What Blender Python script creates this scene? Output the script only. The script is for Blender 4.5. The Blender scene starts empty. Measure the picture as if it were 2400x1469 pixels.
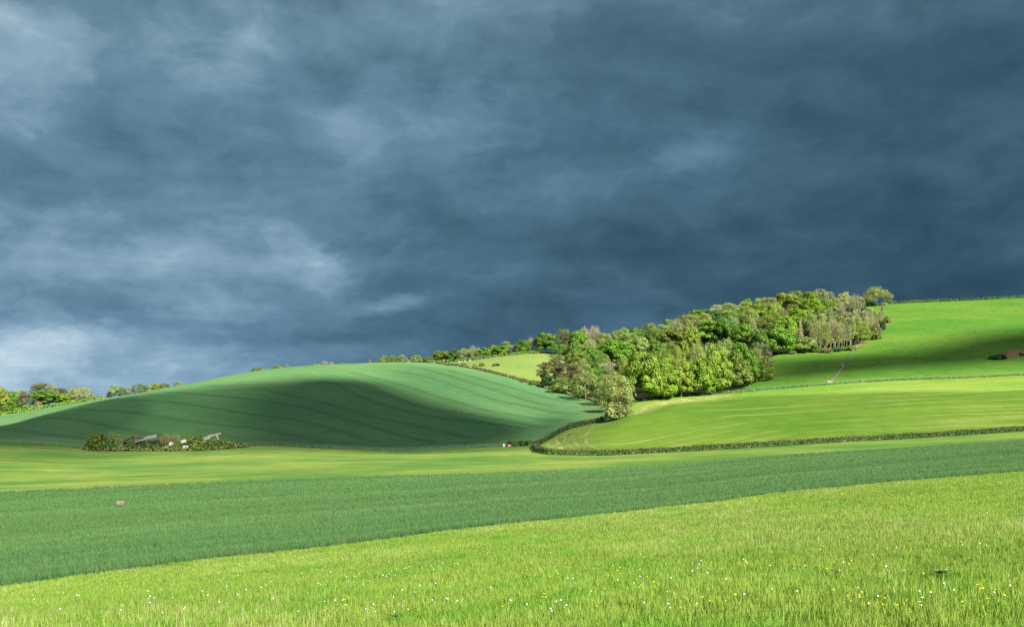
import bpy, math, random
import numpy as np
from mathutils import Vector, noise as mnoise

random.seed(7)
RS = np.random.RandomState(11)
F, CX, H0 = 2666.67, 1200.0, 960.0          # 40 mm lens on a 36 mm wide frame; eye level row
SC = bpy.context.scene
COL = SC.collection
EXPO = 1.65

# ------------------------------------------------------------------ small maths
def pchip(x, Y, xq):
    """monotone cubic interpolation of rows Y (n or n x m) given at x"""
    x = np.asarray(x, float); Y = np.asarray(Y, float); xq = np.asarray(xq, float)
    one = Y.ndim == 1
    if one: Y = Y[:, None]
    h = np.diff(x)[:, None]; d = np.diff(Y, axis=0) / h
    m = np.zeros_like(Y)
    if len(x) > 2:
        w1 = 2 * h[1:] + h[:-1]; w2 = h[1:] + 2 * h[:-1]
        same = (d[1:] * d[:-1]) > 0
        with np.errstate(divide='ignore', invalid='ignore'):
            mm = (w1 + w2) / (w1 / d[:-1] + w2 / d[1:])
        m[1:-1] = np.where(same, mm, 0.0)
    m[0] = d[0]; m[-1] = d[-1]
    xc = np.clip(xq, x[0], x[-1])
    i = np.clip(np.searchsorted(x, xc) - 1, 0, len(x) - 2)
    hh = (x[i + 1] - x[i])[:, None]; t = ((xc - x[i])[:, None]) / hh
    r = ((1 + 2 * t) * (1 - t) ** 2 * Y[i] + t * (1 - t) ** 2 * hh * m[i]
         + t * t * (3 - 2 * t) * Y[i + 1] + t * t * (t - 1) * hh * m[i + 1])
    return r[:, 0] if one else r

def curve(pts, q):
    a = np.array(pts, float)
    return pchip(a[:, 0], a[:, 1], np.asarray(q, float))

def vnoise(x, y, seed=0):
    """smooth value noise 0..1"""
    x = np.asarray(x, float); y = np.asarray(y, float)
    xi = np.floor(x); yi = np.floor(y); fx = x - xi; fy = y - yi
    fx = fx * fx * (3 - 2 * fx); fy = fy * fy * (3 - 2 * fy)
    def hsh(a, b):
        n = np.sin(a * 127.1 + b * 311.7 + seed * 74.7) * 43758.5453
        return n - np.floor(n)
    return ((hsh(xi, yi) * (1 - fx) + hsh(xi + 1, yi) * fx) * (1 - fy)
            + (hsh(xi, yi + 1) * (1 - fx) + hsh(xi + 1, yi + 1) * fx) * fy)

def fbm(x, y, seed=0, o=4):
    s = 0; a = .5; t = 0
    for k in range(o):
        s = s + a * vnoise(x * 2 ** k, y * 2 ** k, seed + k); t += a; a *= .5
    return s / t

# ------------------------------------------------------------------ the lie of the land
NEAR_B = [(-1500, 30), (0, 22), (1200, 18), (2400, 14), (3900, 12)]
EDGE = [(-600, 1455, 46), (-300, 1414, 54), (0, 1376, 62), (208, 1348, 64), (500, 1310, 69), (800, 1279, 73), (1000, 1252, 77),
        (1200, 1229, 80), (1450, 1203, 86), (1700, 1174, 92), (1800, 1160, 95), (2100, 1130, 103), (2400, 1106, 110), (2800, 1076, 120), (3300, 1050, 130)]
FAREDGE = [(-600, 1178, 160), (0, 1155, 176), (300, 1141, 180), (600, 1127, 186), (900, 1117, 192), (1200, 1108, 198), (1500, 1095, 207),
           (1800, 1070, 217), (2100, 1052, 228), (2400, 1032, 240), (2800, 1012, 252), (3300, 1000, 265)]
FARK = {
 -900: [(1034, 275), (1015, 360), (1035, 430), (1005, 600), (985, 900), (978, 1200)],
 -400: [(1036, 280), (1016, 335), (1016, 370), (1030, 420), (1000, 560), (985, 680), (975, 900), (972, 1200)],
 0: [(1038, 285), (1018, 330), (998, 388), (1003, 430), (985, 520), (972, 620), (964, 720), (966, 1000)],
 120: [(1043, 287), (1012, 325), (985, 365), (967, 408), (968, 445), (960, 530), (953, 625), (949, 720), (956, 1000)],
 240: [(1053, 290), (1010, 325), (966, 380), (938, 442), (938, 480), (936, 560), (934.5, 630), (940, 800), (955, 1100)],
 430: [(1051, 293), (1000, 330), (950, 385), (915, 445), (901, 505), (903, 545), (912, 620), (925, 800), (950, 1100)],
 600: [(1042, 296), (995, 335), (945, 390), (900, 450), (873, 505), (868.5, 545), (870, 585), (880, 660), (905, 850), (940, 1150)],
 750: [(1050, 297), (1000, 335), (950, 385), (900, 450), (868, 505), (857, 550), (855, 580), (862, 640), (890, 850), (930, 1150)],
 950: [(1057, 298), (1010, 335), (960, 385), (905, 450), (868, 510), (850.5, 560), (848.5, 588), (853, 650), (880, 850), (920, 1150)],
 1050: [(1052, 300), (1005, 340), (960, 385), (910, 445), (872, 510), (855, 570), (851, 600), (848, 622), (856, 700), (880, 900)],
 1150: [(1047, 302), (1010, 335), (970, 380), (930, 425), (895, 475), (873, 515), (855, 560), (838, 612), (835, 640), (845, 720), (870, 900)],
 1250: [(1042, 304), (1010, 335), (975, 380), (945, 415), (915, 455), (900, 480), (870, 530), (845, 575), (827, 622), (822, 660), (825, 720), (850, 900)],
 1330: [(1067, 262), (1040, 282), (1003, 310), (985, 340), (955, 395), (925, 445), (895, 500), (865, 560), (838, 620), (828, 690), (832, 760), (860, 950)],
 1420: [(1067, 262), (1040, 277), (1005, 300), (986, 317), (978, 337), (960, 378), (944, 412), (930, 442), (900, 500), (865, 580), (840, 650), (830, 710), (834, 770), (860, 950)],
 1480: [(1064, 263), (1035, 280), (1000, 298), (971, 314), (976, 330), (955, 346), (940, 356), (930, 385), (905, 450), (870, 540), (835, 640), (822, 710), (824, 770), (850, 950)],
 1600: [(1058, 265), (1025, 283), (985, 305), (946, 335), (945, 348), (929, 362), (920, 385), (890, 450), (850, 540), (805, 640), (788, 720), (789, 780), (815, 950)],
 1700: [(1052, 267), (1015, 288), (975, 312), (939, 344), (931, 356), (922, 366), (914, 388), (885, 450), (835, 540), (785, 640), (760, 725), (759, 790), (790, 950)],
 1800: [(1046, 269), (1010, 290), (965, 318), (926, 352), (913, 370), (895, 402), (865, 455), (832, 510), (780, 610), (748, 700), (741, 770), (750, 850), (790, 1000)],
 1900: [(1040, 271), (1003, 292), (955, 322), (918, 358), (905, 376), (885, 410), (855, 460), (824, 515), (775, 610), (740, 700), (728, 775), (735, 850), (780, 1000)],
 2000: [(1034, 273), (995, 295), (945, 326), (909, 362), (897, 383), (877, 415), (850, 460), (815, 520), (765, 610), (733, 690), (719, 765), (722, 850), (760, 1000)],
 2100: [(1029, 276), (988, 298), (935, 330), (901, 367), (891, 388), (870, 420), (835, 475), (790, 545), (745, 640), (720, 720), (712, 772), (715, 850), (745, 1000)],
 2250: [(1020, 280), (978, 302), (925, 335), (894, 373), (886, 394), (862, 430), (830, 480), (785, 550), (740, 640), (715, 720), (705.5, 777), (710, 860), (740, 1000)],
 2400: [(1010, 285), (968, 307), (915, 340), (887, 378), (879, 400), (855, 438), (822, 490), (778, 560), (733, 650), (708, 725), (699, 782), (702, 860), (735, 1000)],
 2800: [(990, 290), (945, 320), (895, 355), (872, 395), (862, 415), (835, 460), (800, 520), (750, 600), (710, 680), (690, 760), (682, 820), (690, 900), (730, 1050)],
 3400: [(975, 300), (930, 335), (885, 375), (850, 430), (820, 500), (770, 600), (720, 700), (690, 780), (676, 850), (685, 950), (730, 1150)],
}
US = np.arange(-900, 3401, 10.0)
LYS = np.linspace(math.log(2.0), math.log(4500.0), 1500)
YS = np.exp(LYS)
def build_table():
    cols = sorted(FARK); rows = []
    e = np.array(EDGE, float); fe = np.array(FAREDGE, float)
    for u in cols:
        uq = [u]
        k = [(0.0, -1.72), ]
        db = float(curve(NEAR_B, uq)[0]); k.append((db, -(1469 - H0) / F * db))
        de = float(pchip(e[:, 0], e[:, 2], uq)[0]); ve = float(pchip(e[:, 0], e[:, 1], uq)[0]); k.append((de, -(ve - H0) / F * de))
        df = float(pchip(fe[:, 0], fe[:, 2], uq)[0]); vf = float(pchip(fe[:, 0], fe[:, 1], uq)[0]); k.append((df, -(vf - H0) / F * df))
        for v, d in FARK[u]: k.append((d, -(v - H0) / F * d))
        zl = k[-1][1]
        k.append((k[-1][0] + 500, zl - 18)); k.append((5000, min(zl - 30, -20)))
        k = np.array(k)
        rows.append(pchip(k[:, 0], k[:, 1], YS))
    T = pchip(cols, np.array(rows), US)              # (nu, ny)
    ker = np.exp(-0.5 * (np.arange(-4, 5) / 1.8) ** 2); ker /= ker.sum()   # soften along the contour
    P = np.pad(T, ((4, 4), (0, 0)), mode='edge')
    T = sum(ker[i] * P[i:i + T.shape[0]] for i in range(9))
    return T
TAB = build_table()

def hgt(x, y):
    x = np.asarray(x, float); y = np.maximum(np.asarray(y, float), 2.001)
    u = np.clip(CX + F * x / y, US[0], US[-1] - 1e-3)
    a = (u - US[0]) / 10.0; i = np.minimum(a.astype(int), len(US) - 2); fa = a - i
    b = (np.log(np.minimum(y, 4499.0)) - LYS[0]) / (LYS[1] - LYS[0]); j = np.minimum(b.astype(int), len(YS) - 2); fb = b - j
    return ((TAB[i, j] * (1 - fa) + TAB[i + 1, j] * fa) * (1 - fb) + (TAB[i, j + 1] * (1 - fa) + TAB[i + 1, j + 1] * fa) * fb)

def X(u, y): return (np.asarray(u, float) - CX) / F * np.asarray(y, float)

def D_at(u, v, ymin=10.0, ymax=1100.0):
    """distance at which the sight line through (u, v) first meets the ground"""
    i = int(np.clip(round((u - US[0]) / 10.0), 0, len(US) - 1))
    ang = (TAB[i] / YS) + (v - H0) / F
    ok = (YS >= ymin) & (YS <= ymax)
    idx = np.where(ok & (ang >= 0))[0]
    if len(idx): return float(YS[idx[0]])
    k = np.where(ok)[0]
    return float(YS[k[np.argmax(ang[k])]])

def ground(u, y):
    x = float(X(u, y)); return Vector((x, y, float(hgt(x, y))))
def at(u, v, ymin=10.0, ymax=1100.0): return ground(u, D_at(u, v, ymin, ymax))

# ------------------------------------------------------------------ object helpers
def tag(o, label=None, cat=None, group=None, kind=None):
    if label: o['label'] = label
    if cat: o['category'] = cat
    if group: o['group'] = group
    if kind: o['kind'] = kind
    return o
def empty(name, loc, rz=0.0):
    o = bpy.data.objects.new(name, None); COL.objects.link(o)
    o.location = loc; o.rotation_euler = (0, 0, rz); o.empty_display_size = .5
    return o
def link(name, me, parent=None, loc=(0, 0, 0), mat=None):
    o = bpy.data.objects.new(name, me); COL.objects.link(o); o.location = loc
    if parent is not None: o.parent = parent
    if mat is not None and not me.materials: me.materials.append(mat)
    return o
def mesh_np(name, V, Q, mat=None, smooth=False, var=None, uv=None):
    """mesh from arrays: V (n,3), Q list/array of quads or tris (all one size)"""
    V = np.asarray(V, np.float32); Q = np.asarray(Q, np.int32)
    me = bpy.data.meshes.new(name)
    k = Q.shape[1]
    me.vertices.add(len(V)); me.vertices.foreach_set('co', V.ravel())
    me.loops.add(Q.size); me.loops.foreach_set('vertex_index', Q.ravel())
    me.polygons.add(len(Q)); me.polygons.foreach_set('loop_start', np.arange(0, Q.size, k, dtype=np.int32))
    me.polygons.foreach_set('use_smooth', np.full(len(Q), smooth, bool))
    me.update(calc_edges=True)
    if var is not None:
        var = np.asarray(var, np.float32)
        if var.ndim == 1:
            a = me.attributes.new('var', 'FLOAT', 'POINT'); a.data.foreach_set('value', var)
        else:
            a = me.attributes.new('tint', 'FLOAT_VECTOR', 'POINT'); a.data.foreach_set('vector', var.ravel())
    if uv is not None:
        a = me.uv_layers.new(name='UVMap'); uvs = np.asarray(uv, np.float32)[Q.ravel()]
        a.data.foreach_set('uv', uvs.ravel())
    if mat is not None: me.materials.append(mat)
    me.validate()
    return me

class MB:
    """collects boxes and tubes into ONE mesh"""
    def __init__(s): s.v = []; s.f = []
    def box(s, c, size, rot=None):
        from mathutils import Matrix
        b = len(s.v); R = rot if rot is not None else Matrix.Identity(3)
        for dx in (-.5, .5):
            for dy in (-.5, .5):
                for dz in (-.5, .5):
                    s.v.append(Vector(c) + R @ Vector((dx * size[0], dy * size[1], dz * size[2])))
        for f in ((0, 1, 3, 2), (4, 6, 7, 5), (0, 4, 5, 1), (2, 3, 7, 6), (0, 2, 6, 4), (1, 5, 7, 3)): s.f.append([b + i for i in f])
        return s
    def beam(s, a, b, w, h=None):
        a, b = Vector(a), Vector(b); d = b - a
        q = d.to_track_quat('X', 'Z').to_matrix()
        return s.box((a + b) / 2, (d.length, w, h or w), q)
    def tube(s, pts, rad, n=6):
        b = len(s.v); pts = [Vector(p) for p in pts]
        for i, p in enumerate(pts):
            t = (pts[min(i + 1, len(pts) - 1)] - pts[max(i - 1, 0)]).normalized()
            q = t.to_track_quat('Z', 'X')
            for k in range(n):
                a = 2 * math.pi * k / n
                s.v.append(p + q @ Vector((math.cos(a) * rad[i], math.sin(a) * rad[i], 0)))
        for i in range(len(pts) - 1):
            for k in range(n):
                s.f.append([b + i * n + k, b + i * n + (k + 1) % n, b + (i + 1) * n + (k + 1) % n, b + (i + 1) * n + k])
        s.f.append([b + k for k in range(n)][::-1]); s.f.append([b + (len(pts) - 1) * n + k for k in range(n)])
        return s
    def mesh(s, name, mat=None, smooth=False, bevel=0):
        me = bpy.data.meshes.new(name); me.from_pydata([tuple(v) for v in s.v], [], s.f); me.update()
        if bevel:
            import bmesh
            bm = bmesh.new(); bm.from_mesh(me)
            bmesh.ops.bevel(bm, geom=bm.edges[:], offset=bevel, segments=1, affect='EDGES'); bm.to_mesh(me); bm.free()
        for p in me.polygons: p.use_smooth = smooth
        if mat: me.materials.append(mat)
        return me
    def build(s, name, mat, parent=None, loc=(0, 0, 0), bevel=0, smooth=False):
        return link(name, s.mesh(name, mat, smooth, bevel), parent, loc)

# ------------------------------------------------------------------ materials
class NT:
    def __init__(s, tree): s.t = tree; tree.nodes.clear()
    def n(s, typ, **kw):
        nd = s.t.nodes.new(typ)
        for k, v in kw.items():
            if k.startswith('i_'): s.put(nd.inputs[k[2:].replace('_', ' ')], v)
            elif k == 'ins':
                for a, b in v.items(): s.put(nd.inputs[a], b)
            else: setattr(nd, k, v)
        return nd
    def put(s, sock, v):
        if hasattr(v, 'is_linked') or isinstance(v, bpy.types.NodeSocket): s.t.links.new(v, sock)
        else:
            if hasattr(sock.default_value, '__len__') and hasattr(v, '__len__') and len(v) == 3 and len(sock.default_value) == 4: v = (*v, 1)
            sock.default_value = v
    def math(s, op, a, b=0.0, c=None, clamp=False):
        nd = s.n('ShaderNodeMath', operation=op, use_clamp=clamp); s.put(nd.inputs[0], a); s.put(nd.inputs[1], b)
        if c is not None: s.put(nd.inputs[2], c)
        return nd.outputs[0]
    def vmath(s, op, a, b=(0, 0, 0)):
        nd = s.n('ShaderNodeVectorMath', operation=op); s.put(nd.inputs[0], a)
        if op == 'SCALE': s.put(nd.inputs['Scale'], b)
        else: s.put(nd.inputs[1], b)
        return nd.outputs[0]
    def mix(s, f, a, b, mode='MIX'):
        nd = s.n('ShaderNodeMix', data_type='RGBA', blend_type=mode, clamp_factor=True)
        s.put(nd.inputs[0], f); s.put(nd.inputs[6], a); s.put(nd.inputs[7], b); return nd.outputs[2]
    def noise(s, vec, scale, detail=4, rough=.55, dist=0.0):
        nd = s.n('ShaderNodeTexNoise'); s.put(nd.inputs['Vector'], vec); nd.inputs['Scale'].default_value = scale
        nd.inputs['Detail'].default_value = detail; nd.inputs['Roughness'].default_value = rough; nd.inputs['Distortion'].default_value = dist
        return nd.outputs['Fac']
    def ramp(s, f, stops, interp='LINEAR'):
        nd = s.n('ShaderNodeValToRGB'); s.put(nd.inputs[0], f); cr = nd.color_ramp; cr.interpolation = interp
        while len(cr.elements) < len(stops): cr.elements.new(.5)
        for e, (p, c) in zip(cr.elements, stops): e.position = p; e.color = (*c, 1) if len(c) == 3 else c
        return nd.outputs[0]
    def step(s, f, a, b):
        nd = s.n('ShaderNodeMapRange', interpolation_type='SMOOTHSTEP'); s.put(nd.inputs[0], f)
        nd.inputs[1].default_value = a; nd.inputs[2].default_value = b; return nd.outputs[0]
    def scale(s, vec, sc): return s.n('ShaderNodeMapping', ins={0: vec, 3: sc}).outputs[0]
    def surf(s, color, rough=.85, spec=.2, bump=None, bs=.3, bd=.1, transl=0.0, tcol=None):
        b = s.n('ShaderNodeBsdfPrincipled'); s.put(b.inputs['Base Color'], color); s.put(b.inputs['Roughness'], rough)
        b.inputs['Specular IOR Level'].default_value = spec
        if bump is not None:
            bn = s.n('ShaderNodeBump'); bn.inputs['Strength'].default_value = bs; bn.inputs['Distance'].default_value = bd
            s.put(bn.inputs['Height'], bump); s.put(b.inputs['Normal'], bn.outputs[0])
        out = b.outputs[0]
        if transl:
            tr = s.n('ShaderNodeBsdfTranslucent'); s.put(tr.inputs[0], tcol if tcol is not None else color)
            ms = s.n('ShaderNodeMixShader'); ms.inputs[0].default_value = transl
            s.t.links.new(out, ms.inputs[1]); s.t.links.new(tr.outputs[0], ms.inputs[2]); out = ms.outputs[0]
        o = s.n('ShaderNodeOutputMaterial'); s.t.links.new(out, o.inputs[0])
def new_mat(name):
    m = bpy.data.materials.new(name); m.use_nodes = True; return m, NT(m.node_tree)
def plain(name, col, rough=.8, var=.25, scale=6.0, spec=.3, metal=0.0, c2=None):
    """weathered single-colour surface with blotches"""
    m, t = new_mat(name); p = t.n('ShaderNodeTexCoord').outputs['Object']
    n = t.noise(p, scale, 6, .65)
    a = tuple(c * (1 - var) for c in col); b = c2 or tuple(min(1, c * (1 + var)) for c in col)
    t.surf(t.mix(t.step(n, .35, .68), a, b), rough, spec, n, .25, .02)
    return m
# ------------------------------------------------------------------ light, sky, camera
sun_h = Vector((0.57, -0.82, 0)).normalized(); SUN_EL = math.radians(36)
SUN = Vector((sun_h.x * math.cos(SUN_EL), sun_h.y * math.cos(SUN_EL), math.sin(SUN_EL)))
def make_light():
    li = bpy.data.lights.new('sun', 'SUN'); li.energy = 4.2; li.angle = math.radians(.53); li.color = (1.0, .955, .86)
    o = bpy.data.objects.new('sun', li); COL.objects.link(o); o.location = (40, -60, 60)
    o.rotation_euler = (-SUN).to_track_quat('-Z', 'Y').to_euler()
    w = bpy.data.worlds.new('World'); SC.world = w; w.use_nodes = True
    t = NT(w.node_tree)
    d = t.n('ShaderNodeTexCoord').outputs['Generated']
    sp = t.n('ShaderNodeSeparateXYZ', ins={0: d}).outputs
    az = t.math('ARCTAN2', sp[0], sp[1]); el = t.math('ARCSINE', sp[2])
    # cloud sheet seen in perspective: planar coordinates of the cloud base
    zz = t.math('ADD', t.math('MAXIMUM', sp[2], 0.0), .16)
    cx = t.math('DIVIDE', sp[0], zz); cy = t.math('DIVIDE', sp[1], zz)
    P = t.n('ShaderNodeCombineXYZ', ins={0: cx, 1: cy, 2: 0.0}).outputs[0]
    P = t.n('ShaderNodeMapping', ins={0: P, 1: (3.1, 7.7, 0), 2: (0, 0, math.radians(-20)), 3: (1, 1, 1)}).outputs[0]
    wob = t.n('ShaderNodeTexNoise', ins={0: P}); wob.inputs['Scale'].default_value = 1.1; wob.inputs['Detail'].default_value = 3
    Pw = t.vmath('ADD', P, t.vmath('SCALE', t.vmath('SUBTRACT', wob.outputs['Color'], (.5, .5, .5)), .55))
    n1 = t.noise(Pw, 1.5, 5, .48); n2 = t.noise(Pw, 3.4, 6, .52); n3 = t.noise(Pw, 9.0, 5, .55)
    nf = t.noise(t.scale(t.n('ShaderNodeCombineXYZ', ins={0: az, 1: el, 2: 0.3}).outputs[0], (9, 40, 1)), 1.0, 6, .55, .6)
    AE = t.n('ShaderNodeCombineXYZ', ins={0: az, 1: t.math('MULTIPLY', el, 1.7), 2: .37}).outputs[0]
    wv = t.n('ShaderNodeTexNoise', ins={0: AE}); wv.inputs['Scale'].default_value = 9.0; wv.inputs['Detail'].default_value = 6; wv.inputs['Roughness'].default_value = .58
    ws = t.n('ShaderNodeSeparateXYZ', ins={0: wv.outputs['Color']}).outputs
    az0, el0 = az, el
    azw = t.math('ADD', az, t.math('MULTIPLY', t.math('SUBTRACT', ws[0], .5), .16)); elw = t.math('ADD', el, t.math('MULTIPLY', t.math('SUBTRACT', ws[1], .5), .075))
    AW = t.vmath('ADD', AE, t.vmath('SCALE', t.vmath('SUBTRACT', wv.outputs['Color'], (.5, .5, .5)), .10))
    nb = t.noise(AW, 7.5, 7, .54); nb2 = t.noise(AW, 17.0, 7, .6)
    def g(u, v, su, sv, amp, rot=0.0):
        a0 = math.atan((u - CX) / F); e0 = math.atan((H0 - v) / F * math.cos(a0))
        da = t.math('MULTIPLY', t.math('SUBTRACT', azw, a0), F); de = t.math('MULTIPLY', t.math('SUBTRACT', elw, e0), F)
        if rot:
            c, s_ = math.cos(rot), math.sin(rot)
            da, de = (t.math('ADD', t.math('MULTIPLY', da, c), t.math('MULTIPLY', de, s_)),
                      t.math('SUBTRACT', t.math('MULTIPLY', de, c), t.math('MULTIPLY', da, s_)))
        q = t.math('ADD', t.math('POWER', t.math('ABSOLUTE', t.math('DIVIDE', da, su)), 2.0), t.math('POWER', t.math('ABSOLUTE', t.math('DIVIDE', de, sv)), 2.0))
        return t.math('MULTIPLY', t.math('EXPONENT', t.math('MULTIPLY', q, -.5)), amp)
    base = t.n('ShaderNodeMapRange', interpolation_type='SMOOTHSTEP', ins={0: az, 1: -.52, 2: .45, 3: .47, 4: .25}).outputs[0]
    val = base
    for G in SKY_G: val = t.math('ADD', val, g(*G))
    lowfade = t.step(el, -.01, .10)                # noise of the sheet melts into the horizon band
    nn = t.math('ADD', t.math('MULTIPLY', t.math('SUBTRACT', n1, .5), SKY_A[0]), t.math('MULTIPLY', t.math('SUBTRACT', n2, .5), SKY_A[1]))
    nn = t.math('ADD', nn, t.math('MULTIPLY', t.math('SUBTRACT', n3, .5), SKY_A[2]))
    nn = t.math('MULTIPLY', nn, t.math('ADD', t.math('MULTIPLY', lowfade, .5), .5))
    val = t.math('ADD', val, nn)
    val = t.math('ADD', val, t.math('ADD', t.math('MULTIPLY', t.math('SUBTRACT', nb, .5), .50), t.math('MULTIPLY', t.math('SUBTRACT', nb2, .5), .34)))
    val = t.math('ADD', val, t.math('MULTIPLY', t.math('SUBTRACT', nf, .5), t.math('ADD', SKY_A[3], t.math('MULTIPLY', t.math('SUBTRACT', 1.0, lowfade), .10))))
    back = t.step(t.math('MULTIPLY', sp[1], -1.0), -.62, .25)   # towards the sun the cover is thin and bright
    k = 1 / 2 ** EXPO
    def c(r, g_, b):
        f = lambda q: ((q / 255 + .055) / 1.055) ** 2.4 if q > 10 else q / 255 / 12.92
        return (f(r) * k, f(g_) * k, f(b) * k)
    col = t.ramp(val, [(0.0, c(46, 74, 92)), (.2, c(60, 91, 110)), (.38, c(77, 111, 132)), (.56, c(103, 138, 161)), (.74, c(141, 172, 193)), (.9, c(185, 207, 219)), (1.0, c(222, 232, 236))])
    # low band is bluer
    blue = t.math('MULTIPLY', t.math('SUBTRACT', 1.0, t.step(el, .0, .17)), .35)
    col = t.mix(blue, col, t.mix(1.0, col, (.90, 1.0, 1.13), 'MULTIPLY'))
    zen = t.step(el, .22, .36)
    col = t.mix(t.math('MULTIPLY', zen, .8), col, t.mix(1.0, col, (1.12, 1.06, .97), 'MULTIPLY'))
    bright = t.mix(t.step(n2, .35, .7), (.10, .12, .15), (.24, .25, .26))
    col = t.mix(back, col, bright)
    sky = t.n('ShaderNodeTexSky', sky_type='NISHITA', sun_disc=False, sun_elevation=SUN_EL, sun_rotation=math.atan2(sun_h.x, sun_h.y))
    b1 = t.n('ShaderNodeBackground', ins={0: sky.outputs[0], 1: .06})
    b2 = t.n('ShaderNodeBackground', ins={0: col, 1: 1.0})
    cover = t.math('SUBTRACT', 1.0, t.math('MULTIPLY', back, .3))
    ms = t.n('ShaderNodeMixShader', ins={0: cover, 1: b1.outputs[0], 2: b2.outputs[0]})
    t.n('ShaderNodeOutputWorld', ins={0: ms.outputs[0]})
    ca = bpy.data.cameras.new('camera'); co = bpy.data.objects.new('camera', ca); COL.objects.link(co); SC.camera = co
    co.location = (0, 0, 0); co.rotation_euler = (math.pi / 2, 0, 0)
    ca.lens = 40; ca.sensor_width = 36; ca.sensor_fit = 'HORIZONTAL'; ca.shift_y = (H0 - 734.5) / 2400
    ca.clip_start = .2; ca.clip_end = 9000
    vs = SC.view_settings; vs.view_transform = 'Standard'; vs.look = 'None'; vs.exposure = EXPO; vs.gamma = 1; vs.use_curve_mapping = False
    SC.cycles.max_bounces = 5; SC.cycles.diffuse_bounces = 2; SC.cycles.transmission_bounces = 3; SC.cycles.transparent_max_bounces = 8
    try:
        SC.cycles.use_denoising = False
    except Exception: pass
SKY_A = (.36, .22, .08, .06)
SKY_G = [(-20, 70, 120, 70, .17), (150, 140, 300, 110, .06), (760, 250, 260, 150, .09, -.5), (810, 290, 80, 70, .10, .8), (1300, 420, 160, 55, .17), (1590, 340, 80, 40, .18), (1060, 300, 90, 50, .08),
         (650, 600, 110, 60, .10, -.5), (700, 610, 90, 24, .13, -.6), (920, 712, 85, 14, .20), (560, 715, 120, 20, .10), (350, 620, 330, 120, .17), (60, 330, 260, 120, .05), (120, 880, 420, 45, .28), (30, 790, 120, 36, .20), (20, 850, 400, 60, .10), (230, 815, 110, 22, .14),
         (1700, 90, 420, 120, .06), (1100, 60, 300, 90, .05), (2000, 640, 420, 110, -.10), (2350, 400, 260, 260, -.06), (1150, 800, 260, 70, -.06), (150, 420, 240, 60, -.08), (1000, 520, 330, 30, -.07), (1250, 560, 250, 30, -.08)]
make_light()

# ------------------------------------------------------------------ ground materials
def field_mat(name, a, b, straw=None, streak=None, fine=2.0, mott=.03, straw_amt=.5, bump=.25, grain=.28):
    """a field: two greens in broad mottles, fine grain, streaks along UV x, straw flecks"""
    m, t = new_mat(name)
    tc = t.n('ShaderNodeTexCoord'); P = t.n('ShaderNodeNewGeometry').outputs['Position']; UV = tc.outputs['UV']
    P = t.n('ShaderNodeMapping', ins={0: P, 3: (1, 1, .3)}).outputs[0]
    n0 = t.noise(P, mott, 5, .6); nf = t.noise(P, fine, 3, .7); nm = t.noise(P, .25, 4, .6)
    col = t.mix(t.step(n0, .36, .64), a, b)
    if streak:
        sx, sy, amt = streak
        ns = t.noise(t.scale(UV, (sx, sy, 1)), 1.0, 5, .6, .3)
        ns2 = t.noise(t.scale(UV, (sx * .4, sy * .35, 1)), 1.0, 3, .5, .2)
        if straw:
            f = t.math('MULTIPLY', t.step(ns, .47, .62), t.math('MULTIPLY', t.step(ns2, .38, .6), straw_amt))
            f = t.math('MULTIPLY', f, t.math('ADD', t.math('MULTIPLY', nf, .8), .6))
            col = t.mix(f, col, straw)
        nl = t.noise(t.scale(UV, (sx * .12, sy * 1.1, 1)), 1.0, 3, .6, .1)
        br = t.math('ADD', t.math('ADD', 1 - amt * 2, t.math('MULTIPLY', ns, 2 * amt)), t.math('MULTIPLY', nl, 2 * amt))
        col = t.vmath('SCALE', col, br)
    elif straw:
        f = t.math('MULTIPLY', t.step(t.noise(P, .6, 5, .7), .6, .75), straw_amt); col = t.mix(f, col, straw)
    br = t.math('ADD', t.math('ADD', 1 - grain, t.math('MULTIPLY', nf, grain)), t.math('MULTIPLY', t.math('SUBTRACT', nm, .5), .5))
    br = t.math('ADD', br, grain * .5)
    col = t.vmath('SCALE', col, br)
    t.surf(col, .95, .08, nf, bump, .25)
    return m
def pasture_mat():
    m, t = new_mat('pasture_grass')
    P0 = t.n('ShaderNodeNewGeometry').outputs['Position']; P = t.scale(P0, (1, 1, .3))
    n0 = t.noise(P, .02, 5, .6); nf = t.noise(P, 1.6, 3, .7)
    col = t.mix(t.step(n0, .38, .62), (.058, .155, .016), (.094, .182, .020))
    tus = t.noise(t.scale(P, (.22, .5, .3)), 1.0, 4, .65)
    col = t.mix(t.math('MULTIPLY', t.step(tus, .55, .62), .75), col, (.028, .090, .012))
    yel = t.noise(P, .06, 4, .6)
    col = t.mix(t.math('MULTIPLY', t.step(yel, .56, .72), .4), col, (.130, .185, .022))
    col = t.vmath('SCALE', col, t.math('ADD', .82, t.math('MULTIPLY', nf, .36)))
    t.surf(col, .95, .08, nf, .3, .3)
    return m
M = {}
M['meadow'] = field_mat('meadow_soil_grass', (.060, .110, .014), (.085, .140, .018), mott=.06, fine=6)
M['crop'] = field_mat('young_wheat_ground', (.045, .10, .045), (.06, .12, .055), mott=.05, fine=5, streak=(.01, .35, .10))
M['strip'] = field_mat('rough_grass_strip', (.060, .145, .024), (.128, .195, .032), straw=(.34, .28, .12), streak=(.022, .26, .15), fine=1.4, mott=.035, straw_amt=.36)
M['wheat'] = field_mat('winter_wheat', (.074, .180, .063), (.100, .200, .070), mott=.012, fine=2.2, streak=(.006, .12, .09), grain=.34)
M['mown'] = field_mat('mown_grass', (.098, .205, .020), (.142, .238, .026), straw=(.38, .33, .15), streak=(.020, .60, .26), fine=1.2, mott=.02, straw_amt=.42)
M['upper'] = field_mat('upper_pasture', (.135, .210, .045), (.165, .220, .052), mott=.03, fine=1.5, streak=(.01, .08, .06))
M['pasture'] = pasture_mat()
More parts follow.
